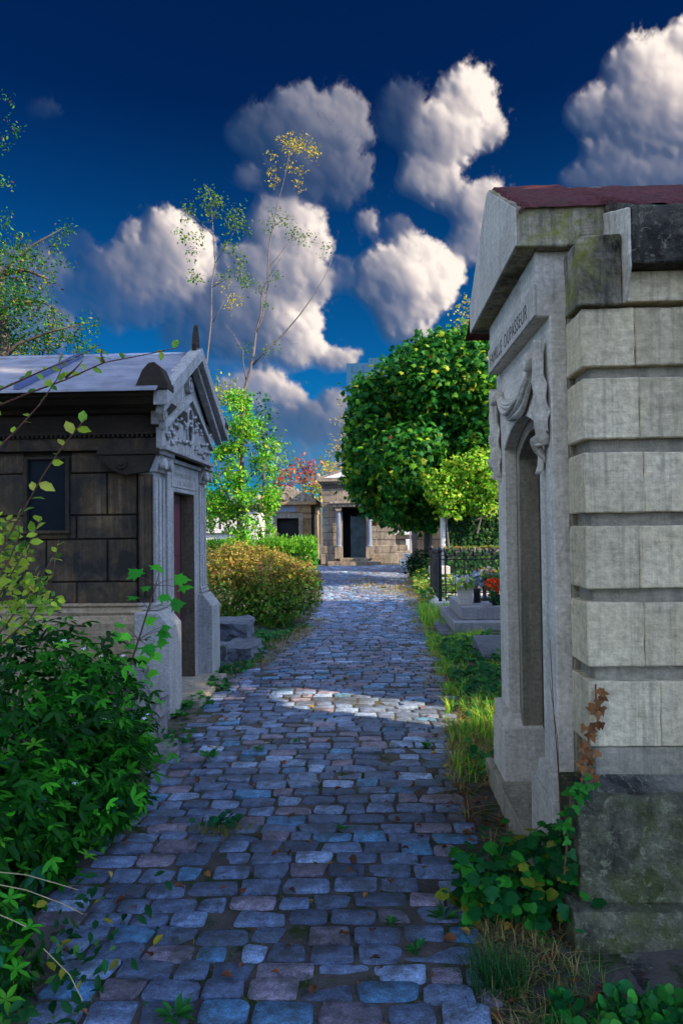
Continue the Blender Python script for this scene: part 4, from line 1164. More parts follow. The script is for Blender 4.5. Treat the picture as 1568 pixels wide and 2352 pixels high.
rough_block('stone_block', -1.98, -1.80, 5.25, 5.6, -.05, .50, M_OLD, 'taller broken stone behind the upright kerb block by the sooty mausoleum', 'stone block', 2)
rough_block('stone_slab', -1.62, -1.42, 4.85, 5.25, -.06, .012, M_OLD, 'flat mossy slab lying at the foot of the upright kerb block', 'stone slab', 3, .006)
rough_block('stone_block', -2.1, -1.62, 8.9, 9.6, -.03, .38, M_GRD, 'dark slate grave kerb, higher step behind the sooty mausoleum', 'stone block', 4)
rough_block('stone_block', -1.75, -1.40, 8.1, 8.9, -.03, .20, M_GRD, 'dark slate grave kerb, lower step nearer the path', 'stone block', 5)
rough_block('stone_block', -2.0, -1.68, 7.95, 8.25, -.03, .26, M_GRD, 'squat dark stone against the far pedestal of the sooty mausoleum', 'stone block', 6)
# ------------------------------------------------------------------ plants
M_BARK = bark_mat('bark', (.05, .04, .03), (.11, .095, .075))
M_BARKP = bark_mat('pale_bark', (.07, .06, .055), (.15, .13, .12))
M_TWIG = bark_mat('red_twig', (.10, .04, .03), (.16, .08, .05))
M_STRAWT = bark_mat('dry_stem', (.30, .22, .11), (.42, .33, .18))
def pxs(pts, Y): return [at(p[0], p[1], Y + (p[2] if len(p) > 2 else 0)) for p in pts]
def lobes_px(L, Y, dY=.6, dens=1.0, flat=1.0):
    out = []
    for l in L:
        x, y, r = l[:3]; n = l[3] if len(l) > 3 else None
        R_ = r * Y / F
        out.append((at(x, y, Y + rnd.uniform(-dY, dY)), (R_, R_ * flat, R_), int((n or (r * r * .02)) * dens) + 2))
    return out
def crown(root, lobes, per, spread, tm, size, pal, mat=None, up=.5, out=.7, wild=.6, shell=(.6, 1), axis_down=.0, name='crown'):
    P_, D_ = crown_points(lobes, per, spread, shell)
    N_ = len(P_)
    Nn = D_ * out + np.array([0, 0, up]) + rng.normal(size=(N_, 3)) * wild
    ax = D_ + rng.normal(size=(N_, 3)) * .7 + np.array([0, 0, -axis_down])
    return leaf_obj(name, [scatter(tm, P_, Nn, size * rng.uniform(.65, 1.25, N_), colours(N_, pal), ax)], mat or M_LEAF, root)

# --- the round maple over the path
Y0 = 21
TM = thing('maple_tree', (at(985, 1300, 21.6).x, 21.6, 0), 'round dense dark green maple tree overhanging the path in front of the tall mausoleum', 'tree')
tb_ = ORG[TM]
tr_ = MB().tube([tb_ + Vector((0, 0, -.1)), tb_ + Vector((-.02, 0, 1.2)), tb_ + Vector((.03, -.1, 2.6)), tb_ + Vector((-.05, -.2, 4.2)), tb_ + Vector((.1, -.3, 6.0))], [.17, .14, .12, .08, .03], 9)
for px_, py_ in ((880, 1000), (920, 880), (1010, 850), (1080, 900), (960, 1060), (1100, 1050), (890, 1090)):
    e_ = at(px_, py_, 21 + rnd.uniform(-.6, .6)); b_ = tb_ + Vector((0, -.1, rnd.uniform(2.0, 3.4)))
    tr_.tube([b_, b_.lerp(e_, .5) + Vector((0, 0, -.15)), e_], [.06, .04, .012], 6)
tr_.build('trunk', M_BARK, TM, smooth=True)
LB = [(905, 900, 72), (985, 860, 82), (1070, 840, 80), (1125, 870, 80), (865, 960, 62), (860, 1040, 62), (945, 960, 95), (1050, 960, 95), (1140, 960, 80), (865, 1110, 55), (940, 1060, 85), (1040, 1060, 90), (1130, 1060, 80), (930, 1140, 58), (1010, 1130, 60), (850, 985, 48), (1100, 800, 45), (1030, 815, 45), (905, 1160, 30), (830, 1050, 30), (960, 1165, 35), (850, 905, 35), (880, 1160, 28), (930, 1178, 25), (985, 1182, 28), (818, 1095, 24), (905, 1185, 18), (1000, 800, 22), (835, 985, 22)]
LB = [(x, y, r, r * r * .042) for x, y, r in LB]
crown(TM, lobes_px(LB, Y0, .9, .75), 11, .15, MAPLE, .17, [(6, (.013, .105, .018)), (4, (.035, .17, .016)), (2.0, (.11, .28, .016)), (.8, (.26, .33, .025)), (.06, (.20, .08, .03))], up=.45, out=.8, wild=.75, axis_down=.9, shell=(.72, 1.0))

# --- sunlit ivy bush on top of the ivy wall, ivy on the wall
IVP = [(4, (.15, .38, .02)), (3, (.26, .46, .025)), (2, (.38, .46, .05)), (1.5, (.04, .17, .02))]
SB = thing('ivy_bush', (at(1060, 1230, 18.7).x, 18.9, 0), 'bright yellow green flowering ivy bush crowning the old wall, lit by sun', 'bush')
L_ = [(1010, 1110, 34), (1050, 1085, 36), (1090, 1070, 38), (1125, 1060, 34), (1000, 1130, 24), (1060, 1130, 36), (1105, 1120, 38), (1140, 1100, 40), (985, 1100, 16), (1040, 1160, 28), (1100, 1160, 26), (1128, 1170, 16), (1020, 1165, 20)]
crown(SB, lobes_px([(x, y, r, r * r * .085) for x, y, r in L_], 18.5, .35), 4, .06, IVYL, .095, IVP, up=.5, out=.9, wild=.5, name='foliage')
tw = MB()
for pts in (((1030, 1260), (1025, 1200), (1040, 1150)), ((1095, 1225), (1104, 1190), (1108, 1150)), ((1090, 1195), (1120, 1185), (1132, 1165))):
    tw.tube(pxs(pts, 18.45), [.03, .025, .012], 6)
tw.build('stem', M_BARKP, SB)
n = 5200
P_ = np.stack([rng.uniform(IW_X0 if 'IW_X0' in globals() else 2.0, 6, n), np.full(n, 18.97) - rng.uniform(0, .07, n), rng.uniform(.0, 2.7, n)], 1)
ax = np.tile(np.array([0, 0, -1.0]), (n, 1)) + rng.normal(size=(n, 3)) * .5
frn = np.stack([rng.uniform(2.0, 6, 1500), np.full(1500, 18.58) - rng.uniform(0, .05, 1500), rng.uniform(.0, .93, 1500)], 1)
top = np.stack([rng.uniform(2.0, 6, 900), rng.uniform(18.58, 18.95, 900), .99 + rng.uniform(0, .05, 900)], 1)
leaf_obj('ivy', [scatter(IVYL, P_, np.tile([0, -1, .35], (n, 1)) + rng.normal(size=(n, 3)) * .3, .10 * rng.uniform(.7, 1.2, n), colours(n, [(4, (.012, .055, .014)), (2, (.03, .10, .02)), (.6, (.09, .17, .03))]), ax),
                 scatter(IVYL, frn, np.tile([0, -1, .35], (1500, 1)) + rng.normal(size=(1500, 3)) * .3, .10 * rng.uniform(.7, 1.2, 1500), colours(1500, [(4, (.012, .065, .014)), (2, (.03, .12, .02)), (.6, (.10, .2, .03))])),
                 scatter(IVYL, top, np.tile([0, -.3, 1], (900, 1)) + rng.normal(size=(900, 3)) * .4, .085, colours(900, [(2, (.12, .22, .03)), (1, (.2, .2, .06)), (1, (.25, .15, .06))]))], M_LEAF, IW)

# --- bright young tree and tall bare birch behind the sooty mausoleum
YT = thing('young_tree', (at(560, 1240, 16).x, 16, 0), 'bright green young tree rising behind the sooty mausoleum roof', 'tree')
m = MB().tube(pxs([(545, 1330), (552, 1200), (556, 1050), (560, 930)], 16), [.09, .07, .05, .02], 8)
for pts in (((552, 1180), (510, 1120), (492, 1060)), ((554, 1120), (590, 1080), (610, 1020)), ((556, 1050), (530, 990), (520, 950))):
    m.tube(pxs(pts, 16), [.03, .02, .008], 6)
m.build('trunk', M_BARK, YT, smooth=True)
L_ = []
for k in range(74):
    v_ = rnd.random() ** .8; yy = 905 + 335 * v_
    hw_ = 22 + 62 * min(1, v_ * 1.9)
    L_.append((556 - 6 * v_ + rnd.uniform(-hw_, hw_), yy, rnd.uniform(9, 21)))
crown(YT, lobes_px([(x, y, r, r * r * .085 + 3) for x, y, r in L_], 16, .6), 5, .05, OVAL, .095, [(4, (.08, .34, .02)), (3, (.18, .44, .025)), (1.5, (.03, .17, .025)), (1.5, (.40, .44, .05))], up=.5, out=.4, wild=.8, shell=(.1, 1))

BT = thing('birch_tree', (at(550, 1240, 16.6).x, 16.6, 0), 'tall thin nearly bare birch with a tuft of yellow leaves at its tip', 'tree')
m = MB().tube(pxs([(548, 1330), (548, 1100), (556, 960), (560, 902), (574, 850), (583, 807), (588, 760), (600, 722), (602, 666), (614, 644), (617, 572), (627, 516), (639, 460), (649, 426), (661, 372), (668, 325)], 16.6), [.05, .048, .045, .042, .034, .029, .026, .024, .023, .021, .018, .014, .010, .007, .005, .003], 8)
for pts, r in (([(580, 838), (610, 805), (649, 769), (689, 722), (724, 672), (748, 630), (764, 591)], .026), ([(586, 769), (600, 735), (614, 682), (617, 613), (639, 588), (661, 557), (680, 530)], .022), ([(566, 880), (558, 830), (558, 807), (536, 766), (515, 742)], .016), ([(602, 680), (590, 660), (597, 640)], .010), ([(627, 520), (655, 500), (675, 490)], .008), ([(614, 640), (640, 600), (668, 560)], .008), ([(649, 769), (670, 790), (690, 788)], .006), ([(661, 380), (690, 350)], .005)):
    m.tube(pxs(pts, 16.6), [r * (1 - .85 * i / (len(pts) - 1)) for i in range(len(pts))], 6)
m.build('trunk', M_BARKP, BT, smooth=True)
def tufts(root, spots, Y, pal, size, name='crown', n=16):
    L = []
    for x, y, r in spots: L.append((at(x, y, Y + rnd.uniform(-.3, .3)), (r * 1.5 * Y / F, r * Y / F, r * 1.4 * Y / F), max(4, int(n * r / 11))))
    return crown(root, L, 3, .06, OVAL, size * .78, pal, up=.0, out=.2, wild=1.0, axis_down=.8, shell=(.05, 1), name=name)
tufts(BT, [(668, 330, 16), (690, 325, 18), (705, 345, 18), (660, 320, 12), (720, 342, 12), (625, 358, 8), (665, 382, 9), (688, 392, 8), (622, 390, 7), (632, 418, 9), (690, 425, 8)], 16.6, [(3, (.42, .32, .02)), (1, (.22, .24, .03))], .085)
tufts(BT, [(622, 490, 12), (640, 500, 14), (660, 505, 12), (612, 520, 12), (685, 540, 16), (700, 548, 14), (672, 530, 10), (750, 572, 10), (628, 640, 5), (595, 650, 8), (600, 665, 6), (632, 628, 8), (610, 700, 6), (568, 800, 12), (612, 805, 8), (640, 795, 6)], 16.6, [(3, (.05, .12, .025)), (2, (.10, .17, .03))], .08, 'leaf_tufts')
ST_ = thing('birch_tree', (at(478, 1240, 14.4).x, 14.4, 0), 'slender bare sapling stem beside the gable finial, green leaf tufts at its top', 'tree')
m = MB().tube(pxs([(470, 1330), (470, 1000), (474, 838), (485, 735), (486, 651), (494, 604), (488, 510), (485, 465), (478, 430)], 14.4), [.024, .022, .02, .017, .015, .013, .010, .006, .003], 7)
for pts in ([(488, 740), (505, 710), (515, 690)], [(494, 604), (520, 560), (545, 520)], [(489, 540), (460, 510), (438, 485)], [(486, 660), (520, 640), (560, 625)], [(488, 510), (500, 470), (510, 455)]):
    m.tube(pxs(pts, 14.4), [.01, .007, .003], 5)
m.build('trunk', M_BARKP, ST_, smooth=True)
tufts(ST_, [(472, 445, 14), (485, 460, 16), (500, 462, 14), (432, 478, 12), (545, 490, 20), (552, 520, 18), (535, 510, 14), (470, 490, 10), (500, 490, 10), (430, 500, 8), (415, 540, 12), (450, 545, 12), (440, 580, 10), (455, 640, 8), (440, 630, 8), (525, 565, 12), (550, 590, 12), (545, 625, 14), (565, 640, 10), (560, 655, 8), (510, 630, 6)], 14.4, [(4, (.06, .16, .02)), (2, (.18, .22, .025)), (1, (.03, .08, .02))], .085)
tufts(ST_, [(540, 695, 9), (530, 690, 8), (515, 655, 6)], 14.4, [(1, (.42, .34, .02))], .08, 'yellow_tufts')

# --- branches reaching in from the left
LT = thing('hawthorn_tree', (-7.0, 12.6, 0), 'spreading small leaved tree with turning leaves reaching over the zinc roof from the left', 'tree')
m = MB().tube([(-7.0, 12.6, -.1), (-6.9, 12.5, 2.5), (-6.6, 12.3, 5), (-6.9, 12.2, 9)], [.22, .18, .12, .03], 9)
for pts in (((-60, 900), (40, 790), (120, 760), (205, 740)), ((-60, 760), (30, 700), (90, 690), (150, 720)), ((-60, 700), (20, 610), (80, 560), (150, 520)), ((-60, 640), (60, 620), (110, 640))):
    m.tube(pxs(pts, 12), [.05, .03, .018, .005][:len(pts)], 6)
m.build('trunk', M_BARK, LT, smooth=True)
L_ = [(10, 600, 48, 70), (50, 570, 34, 36), (90, 590, 32, 26), (128, 560, 20, 9), (30, 690, 50, 110), (80, 700, 46, 70), (130, 750, 38, 44), (30, 770, 50, 130), (90, 790, 44, 80), (170, 775, 34, 34), (205, 745, 22, 12), (150, 525, 14, 6), (110, 640, 26, 14), (60, 640, 40, 46), (190, 795, 22, 16), (-20, 650, 60, 80), (-20, 760, 60, 90), (150, 610, 12, 4)]
L_ += [(8, 230, 14, 3), (30, 290, 14, 4), (8, 330, 12, 3), (5, 420, 14, 4), (12, 500, 20, 7)]
crown(LT, lobes_px(L_, 12, .5), 6, .07, OVAL, .066, [(5, (.02, .10, .02)), (3, (.05, .17, .02)), (1.0, (.20, .22, .03)), (.6, (.14, .06, .03))], up=.3, out=.4, wild=.8, shell=(.1, 1))
YL = thing('bush', (at(25, 810, 15).x, 15, 0), 'yellow leaved treetop just showing over the left end of the zinc roof', 'tree')
MB().tube(pxs([(25, 1330), (25, 1000), (25, 820)], 15), [.12, .1, .04], 8).build('trunk', M_BARK, YL)
crown(YL, lobes_px([(10, 815, 30, 40), (50, 820, 26, 30), (-30, 830, 40, 40)], 15, .3), 5, .08, OVAL, .09, [(2, (.34, .30, .03)), (1, (.12, .2, .03))])

# --- trees beyond the tombs
def far_tree(name, label, Y, L, pal, leaf=.22, base=None, dens=.05, per=4, tr=1.0):
    x0_ = L[0][0] if base is None else base
    T_ = thing(name, (at(x0_, 1240, Y).x, Y, 0), label, 'tree', 'trees beyond the tombs')
    top = min(l[1] for l in L)
    MB().tube(pxs([(x0_, 1250), (x0_, (1250 + top) / 2), (x0_, top + 14)], Y), [.12 * tr * Y / 30, .06 * tr * Y / 30, .01], 7).build('trunk', M_BARK, T_)
    crown(T_, lobes_px([(x, y, r, r * r * dens) for x, y, r in L], Y, 1.0), per, .22, DIAM, leaf, pal, wild=.8, shell=(.3, 1))
    return T_
far_tree('poplar_tree', 'dark blue green columnar tree just right of the bright young tree', 42, [(606, 950, 20), (606, 990, 22), (604, 1030, 22), (606, 1075, 22), (606, 920, 14), (610, 1120, 22)], [(3, (.02, .09, .04)), (2, (.035, .13, .05))], .26)
far_tree('maple_tree', 'rose red autumn maple behind the curved pediment', 44, [(690, 1085, 24), (665, 1100, 22), (720, 1075, 18), (650, 1120, 16), (640, 1110, 12), (705, 1105, 20)], [(3, (.30, .05, .04)), (2, (.36, .11, .05)), (1, (.25, .20, .05))], .24)
far_tree('linden_tree', 'yellow green autumn tree between the two far mausoleums', 40, [(735, 1110, 18), (750, 1085, 18), (725, 1125, 18), (700, 1130, 16), (760, 1110, 18), (750, 1060, 8)], [(2, (.36, .30, .03)), (2, (.16, .24, .03)), (1, (.40, .20, .05))], .22)
far_tree('linden_tree', 'pale orange tree peeping out behind the low triangular pediment', 50, [(790, 1080, 26), (820, 1080, 30), (770, 1095, 20), (760, 1120, 24)], [(2, (.42, .24, .05)), (1, (.36, .30, .05))], .26)
far_tree('linden_tree', 'sparse yellow tree rising beside the cornice of the pale mausoleum', 34, [(1090, 740, 24), (1075, 770, 24), (1110, 760, 30), (1060, 740, 16), (1070, 700, 14), (1120, 800, 30), (1040, 780, 18), (1060, 690, 8)], [(3, (.42, .34, .03)), (1, (.25, .28, .03))], .17, dens=.035, tr=.3)
far_tree('linden_tree', 'thin yellow leaved tree faint against the grey clouds', 52, [(775, 960, 16), (790, 1000, 22), (770, 1020, 22), (800, 1040, 22), (780, 925, 8), (760, 1050, 14)], [(2, (.34, .28, .06)), (1, (.30, .20, .08))], .2, dens=.03, tr=.25)
far_tree('ash_tree', 'pale green feathery tree beyond the ochre mausoleum', 46, [(640, 1040, 22), (655, 1070, 24), (630, 1080, 22), (645, 1010, 14), (625, 1110, 24)], [(2, (.14, .26, .06)), (1, (.08, .18, .06))], .24, dens=.04, tr=.4)
far_tree('acacia_tree', 'yellow green tree showing right beside the sooty gable', 24, [(505, 890, 18), (495, 915, 22), (520, 905, 14), (490, 950, 26)], [(2, (.26, .28, .04)), (2, (.12, .2, .03))], .13, dens=.05, tr=.5)
W_ = []
for k in range(70):
    xx = -75 + k * 2.2 + rnd.uniform(-1, 1); W_.append((np.array([xx, 85 + rnd.uniform(-6, 6), 2.2]), (2.4, 2.4, rnd.uniform(2.5, 4.5)), 46))
P_, D_ = crown_points(W_, 3, .5, (.5, 1)); n = len(P_)
tag(leaf_obj('woods', [scatter(DIAM, P_, D_ + rng.normal(size=(n, 3)) * .6, .55, colours(n, [(2, (.03, .09, .03)), (1, (.10, .13, .03)), (.6, (.2, .12, .04))]))], M_LEAF), kind='stuff')

# --- hedge and bushes by the path
HG = thing('hedge', (at(610, 1290, 18).x, 17.6, 0), 'bright green clipped hedge with upright fresh shoots behind the brown bush', 'hedge')
n = 5200
hx0, hx1 = at(470, 1290, 17.5).x, at(728, 1290, 17.5).x
P_ = np.stack([rng.uniform(hx0, hx1, n), 17.6 + rng.uniform(-.45, .45, n), rng.uniform(.05, 1.12, n)], 1)
edgef = np.maximum(np.abs(P_[:, 1] - 17.6) / .45, P_[:, 2] / 1.12); P_ = P_[edgef > .6]; n = len(P_)
pal = [(3, (.035, .18, .015)), (3, (.07, .30, .02)), (1, (.18, .42, .03))]
parts = [scatter(LANCE, P_, rng.normal(size=(n, 3)) + np.array([0, -.6, .2]), .10, colours(n, pal), rng.normal(size=(n, 3)) * .5 + np.array([0, 0, 1]))]
ns = 420
B_ = np.stack([rng.uniform(hx0, hx1, ns), 17.6 + rng.uniform(-.45, .45, ns), np.full(ns, 1.02)], 1)
hh = .18 + .22 * vnoise(B_[:, 0] * 3.1, B_[:, 1] * 3, 3)
for k in range(9):
    t_ = k / 8
    Q = B_ + np.array([0, 0, 1.]) * (hh * t_)[:, None] + rng.normal(size=(ns, 3)) * .012
    parts.append(scatter(LANCE, Q, rng.normal(size=(ns, 3)) + np.array([0, -.8, 0]), .085, colours(ns, [(2, (.11, .32, .025)), (2, (.18, .42, .03)), (1, (.05, .18, .02))]), rng.normal(size=(ns, 3)) * .45 + np.array([0, 0, 1])))
parts.append(blades(B_ + np.array([0, 0, -.05]), hh * 1.25, .03, colours(ns, [(2, (.13, .40, .025)), (1, (.22, .48, .03))]), .12))
leaf_obj('foliage', parts, M_LEAF, HG)

BB = thing('bush', (-1.95, 11.6, 0), 'rounded olive brown bush with faded flower heads spilling onto the cobbles', 'bush')
lb = [((-1.95, 11.6, .62), (.85, .9, .62), 430), ((-1.45, 11.5, .5), (.55, .7, .48), 260), ((-2.4, 11.5, .62), (.6, .8, .6), 260), ((-1.75, 11.3, .85), (.5, .6, .4), 200), ((-1.25, 11.6, .62), (.42, .5, .42), 150), ((-2.3, 11.5, .95), (.5, .6, .35), 150), ((-1.7, 11.0, .35), (.55, .4, .35), 200)]
P_, D_ = crown_points(lb, 5, .055, (.75, 1)); n = len(P_)
P_[:, 2] = np.maximum(P_[:, 2], .03)
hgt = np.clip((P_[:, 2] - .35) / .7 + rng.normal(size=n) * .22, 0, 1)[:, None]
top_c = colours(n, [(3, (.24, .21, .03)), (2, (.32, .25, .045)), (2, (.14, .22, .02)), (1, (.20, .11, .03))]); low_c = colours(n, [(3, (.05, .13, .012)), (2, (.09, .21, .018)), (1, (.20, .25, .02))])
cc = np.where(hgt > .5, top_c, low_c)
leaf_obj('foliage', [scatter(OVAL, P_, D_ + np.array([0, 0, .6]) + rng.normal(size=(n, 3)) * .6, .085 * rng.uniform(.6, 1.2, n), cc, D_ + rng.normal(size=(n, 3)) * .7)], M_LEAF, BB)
hd = P_[(hgt[:, 0] > .62)][::5]; parts = []
for k in range(9):
    parts.append(scatter(DIAM, hd + rng.normal(size=hd.shape) * .028 + np.array([0, 0, .03]), rng.normal(size=hd.shape) + np.array([0, 0, .5]), .036, colours(len(hd), [(2, (.34, .26, .07)), (1, (.42, .33, .09)), (1, (.22, .14, .05))])))
leaf_obj('flower_heads', parts, M_DRY, BB)
m = MB()
for k in range(9): m.tube([(-1.9 + rnd.uniform(-.2, .2), 11.6 + rnd.uniform(-.2, .2), 0), (-1.9 + rnd.uniform(-.7, .7), 11.6 + rnd.uniform(-.6, .6), .8)], [.015, .006], 5)
m.build('stem', M_BARK, BB)

DB = thing('bush', (at(968, 1320, 21.5).x, 21.5, 0), 'small dark glossy bush at the foot of the soot dark chapel', 'bush')
crown(DB, lobes_px([(968, 1290, 26, 110), (950, 1302, 18, 60), (988, 1292, 22, 80), (965, 1308, 20, 60)], 21.5, .2), 5, .06, OVAL, .11, [(3, (.012, .05, .02)), (1, (.03, .09, .03))], name='foliage')

# --- the dark bush in the left foreground
FB = thing('bush', (-1.9, 3.5, 0), 'big dark glossy orange blossom bush filling the lower left corner', 'bush')
lb = [((-2.15, 3.7, .45), (.75, .95, .72), 480), ((-1.68, 3.55, .32), (.40, .75, .36), 330), ((-1.45, 3.75, .28), (.22, .45, .24), 170), ((-1.70, 2.85, .22), (.36, .55, .38), 300), ((-1.9, 2.4, .3), (.45, .5, .5), 240), ((-2.3, 3.0, .7), (.6, .8, .55), 260), ((-1.85, 4.5, .38), (.42, .4, .42), 170), ((-1.5, 2.3, .08), (.28, .35, .22), 110), ((-1.75, 3.9, .75), (.35, .5, .32), 120)]
P_, D_ = crown_points(lb, 3, .05, (.6, 1)); n = len(P_)
P_[:, 2] = np.maximum(P_[:, 2], .02)
palB = [(5, (.006, .060, .004)), (3, (.016, .135, .006)), (1.3, (.05, .31, .012)), (.3, (.01, .09, .035))]
leaf_obj('foliage', [scatter(TRIO, P_, D_ * .6 + np.array([0, 0, .75]) + rng.normal(size=(n, 3)) * .45, .076 * rng.uniform(.42, 1.25, n), colours(n, palB, .3), D_ + rng.normal(size=(n, 3)) * .6)], M_LEAF, FB)
sel = rng.choice(n, 260, replace=False); tips = P_[sel] + D_[sel] * .05
leaf_obj('young_leaves', [scatter(WHORL, tips, D_[sel] * .5 + np.array([0, 0, 1.0]), .075, colours(260, [(2, (.06, .34, .02)), (1, (.12, .42, .025))]))], M_LEAF, FB)
fl = tips[(tips[:, 2] > .35)][::4] + np.array([.01, -.02, .03]); nf = len(fl); parts = []
for k in range(5):
    a_ = k * 1.257; ax = np.tile([math.cos(a_), math.sin(a_), .1], (nf, 1))
    parts.append(scatter(OVAL, fl, np.tile([.05, -.3, 1.], (nf, 1)), .018, colours(nf, [(1, (.72, .74, .80))], .05), ax))
leaf_obj('white_flowers', parts, M_PETAL, FB)
m = MB()
for k in range(26):
    a_ = lb[k % len(lb)]; b_ = Vector((-1.9 + rnd.uniform(-.3, .3), 3.3 + rnd.uniform(-.6, .8), 0)); e_ = Vector(a_[0]) + Vector((rnd.uniform(-.3, .3), rnd.uniform(-.4, .4), rnd.uniform(-.1, .3)))
    m.tube([b_, b_.lerp(e_, .5) + Vector((0, 0, .05)), e_], [.010, .007, .003], 5)
m.build('stem', M_BARK, FB)

# --- arching twigs with oval leaves
AT = thing('arching_shrub', (-2.25, 2.6, 0), 'arching shrub whose long red twigs with oval leaves cross the sooty wall and roof', 'shrub')
twigs = [([(-60, 915), (0, 895), (55, 870), (100, 850), (165, 825), (232, 790)], 2.5), ([(-70, 960), (0, 930), (60, 905), (150, 872), (240, 832), (345, 812), (408, 798)], 2.55), ([(-40, 1080), (0, 1025), (40, 985), (90, 930), (130, 872), (146, 835)], 2.45), ([(-20, 1310), (7, 1255), (56, 1167), (102, 1086), (140, 1030), (197, 960)], 2.3), ([(-30, 1420), (20, 1330), (60, 1260), (95, 1190)], 2.35), ([(-30, 1360), (20, 1290), (45, 1230), (40, 1180)], 2.3), ([(-20, 1480), (40, 1400), (90, 1330), (130, 1270)], 2.5), ([(-20, 1500), (70, 1420), (120, 1330), (135, 1240)], 2.6), ([(150, 868), (170, 850), (190, 828)], 2.55), ([(240, 832), (232, 815), (236, 800)], 2.55)]
m = MB(); LP = []; LA = []; LS = []
base = Vector((-2.25, 2.6, 0))
for pts, Yt in twigs:
    q_ = pxs(pts, Yt)
    if pts[0][0] < 0: q_ = [base + Vector((rnd.uniform(-.1, .1), rnd.uniform(-.1, .1), 0)), q_[0].lerp(base, .45) + Vector((0, 0, .25))] + q_
    m.tube(q_, [.0055 - .0042 * i / (len(q_) - 1) for i in range(len(q_))], 6)
    st_i = 2 if pts[0][0] < 0 else 0
    for i in range(st_i, len(q_) - 1):
        a_, b_ = q_[i], q_[i + 1]; ln = (b_ - a_).length; k_ = max(2, int(ln / .028))
        if Yt < 2.4 or Yt > 2.58: k_ = int(k_ * 1.25)
        for j in range(k_):
            if rnd.random() < .22: continue
            p_ = a_.lerp(b_, (j + rnd.random() * .6) / k_); dd_ = (b_ - a_).normalized()
            sd_ = dd_.cross(Vector((0, -1, .2))).normalized() * (1 if j % 2 else -1)
            LP.append(p_); LA.append(dd_ * .6 + sd_ + Vector((rnd.gauss(0, .2), rnd.gauss(0, .3), rnd.gauss(0, .2)))); LS.append(rnd.uniform(.028, .048) * (1.35 if Yt < 2.4 else 1))
m.build('twig', M_TWIG, AT, smooth=True)
for px_, py_, r_, nn in ((5, 1215, 35, 26), (35, 1275, 42, 44), (20, 1345, 50, 60), (75, 1340, 36, 36), (60, 1405, 50, 60), (110, 1390, 34, 30), (-20, 1290, 50, 40)):
    for k in range(nn):
        p_ = at(px_ + rnd.gauss(0, r_ * .5), py_ + rnd.gauss(0, r_ * .5), 2.5 + rnd.uniform(-.2, .3))
        LP.append(p_); LA.append(Vector((rnd.gauss(.4, .6), rnd.gauss(0, .5), rnd.gauss(.2, .5)))); LS.append(rnd.uniform(.020, .038))
n = len(LP); LP = np.array(LP); LA = np.array(LA)
Nn = np.tile([0, -.8, .7], (n, 1)) + rng.normal(size=(n, 3)) * .5
leaf_obj('leaves', [scatter((OVAL[0] * np.array([1.25, 1, 1], np.float32), OVAL[1]), LP, Nn, np.array(LS), colours(n, [(3, (.32, .42, .03)), (2, (.20, .36, .03)), (1, (.42, .40, .05)), (1, (.08, .20, .03))]), LA)], M_LEAF, AT)

# --- sycamore sapling
SP = thing('sapling', (-1.72, 4.9, 0), 'sycamore sapling with lobed leaves standing before the near pedestal of the sooty mausoleum', 'sapling')
stem = pxs([(283, 1600), (295, 1540), (318, 1470), (340, 1400), (358, 1345), (365, 1318)], 4.9)
m = MB().tube([Vector((-1.74, 4.9, 0))] + stem, [.010, .009, .008, .007, .006, .004, .003], 6)
LP, LA, LS = [], [], []
for px_, py_, s_ in ((322, 1325, .13), (360, 1312, .11), (398, 1330, .13), (410, 1350, .12), (318, 1375, .10), (345, 1352, .08), (365, 1368, .11), (390, 1390, .12), (290, 1440, .11), (330, 1430, .11), (362, 1450, .12), (345, 1420, .09), (280, 1475, .12), (335, 1480, .12), (300, 1492, .12), (350, 1498, .11), (312, 1520, .12), (338, 1545, .10), (278, 1520, .10), (360, 1475, .09), (370, 1440, .08), (300, 1458, .09)):
    p_ = at(px_, py_, 4.9 + rnd.uniform(-.12, .10))
    near = min(stem, key=lambda q_: (q_ - p_ - Vector((0, 0, -.04))).length)
    m.tube([near, near.lerp(p_, .5) + Vector((0, 0, .01)), p_], [.0025, .002, .0015], 4)
    LP.append(p_); d_ = (p_ - near); d_.z -= .04; LA.append(d_); LS.append(s_)
m.build('stem', M_TWIG, SP, smooth=True)
n = len(LP)
leaf_obj('leaves', [scatter(MAPLE, np.array(LP), np.tile([.15, -.55, .8], (n, 1)) + rng.normal(size=(n, 3)) * .25, np.array(LS), colours(n, [(2, (.06, .40, .02)), (2, (.03, .25, .02)), (1, (.11, .48, .03))]), np.array(LA) + rng.normal(size=(n, 3)) * .02)], M_LEAF, SP)

# --- verges
def strip(n, y0, y1, off0, off1, side='R', pw=1.0):
    y_ = y0 + (y1 - y0) * rng.uniform(0, 1, n) ** pw
    E = RE if side == 'R' else LE
    e_ = np.interp(y_, [p[0] for p in E], [p[1] for p in E])
    o_ = rng.uniform(off0, off1, n)
    x_ = e_ + o_ if side == 'R' else e_ - o_
    z_ = np.array([gz(a, b) for a, b in zip(x_, y_)])
    return np.stack([x_, y_, z_], 1)
def keepn(P, sc, th, seed):
    nn = fbm(P[:, 0] * sc, P[:, 1] * sc, 3, seed); return P[nn > th]
gp_ = [(3, (.12, .40, .02)), (4, (.26, .50, .03)), (2, (.42, .52, .05)), (.7, (.42, .34, .11)), (1.5, (.03, .18, .02))]
A_ = keepn(strip(12000, 4.4, 13.5, -.04, .75), 2.6, .44, 4)
C_ = keepn(strip(3500, 9, 13, -.05, .40), 2.0, .42, 14)
A_ = np.concatenate([A_, C_])
n = len(A_)
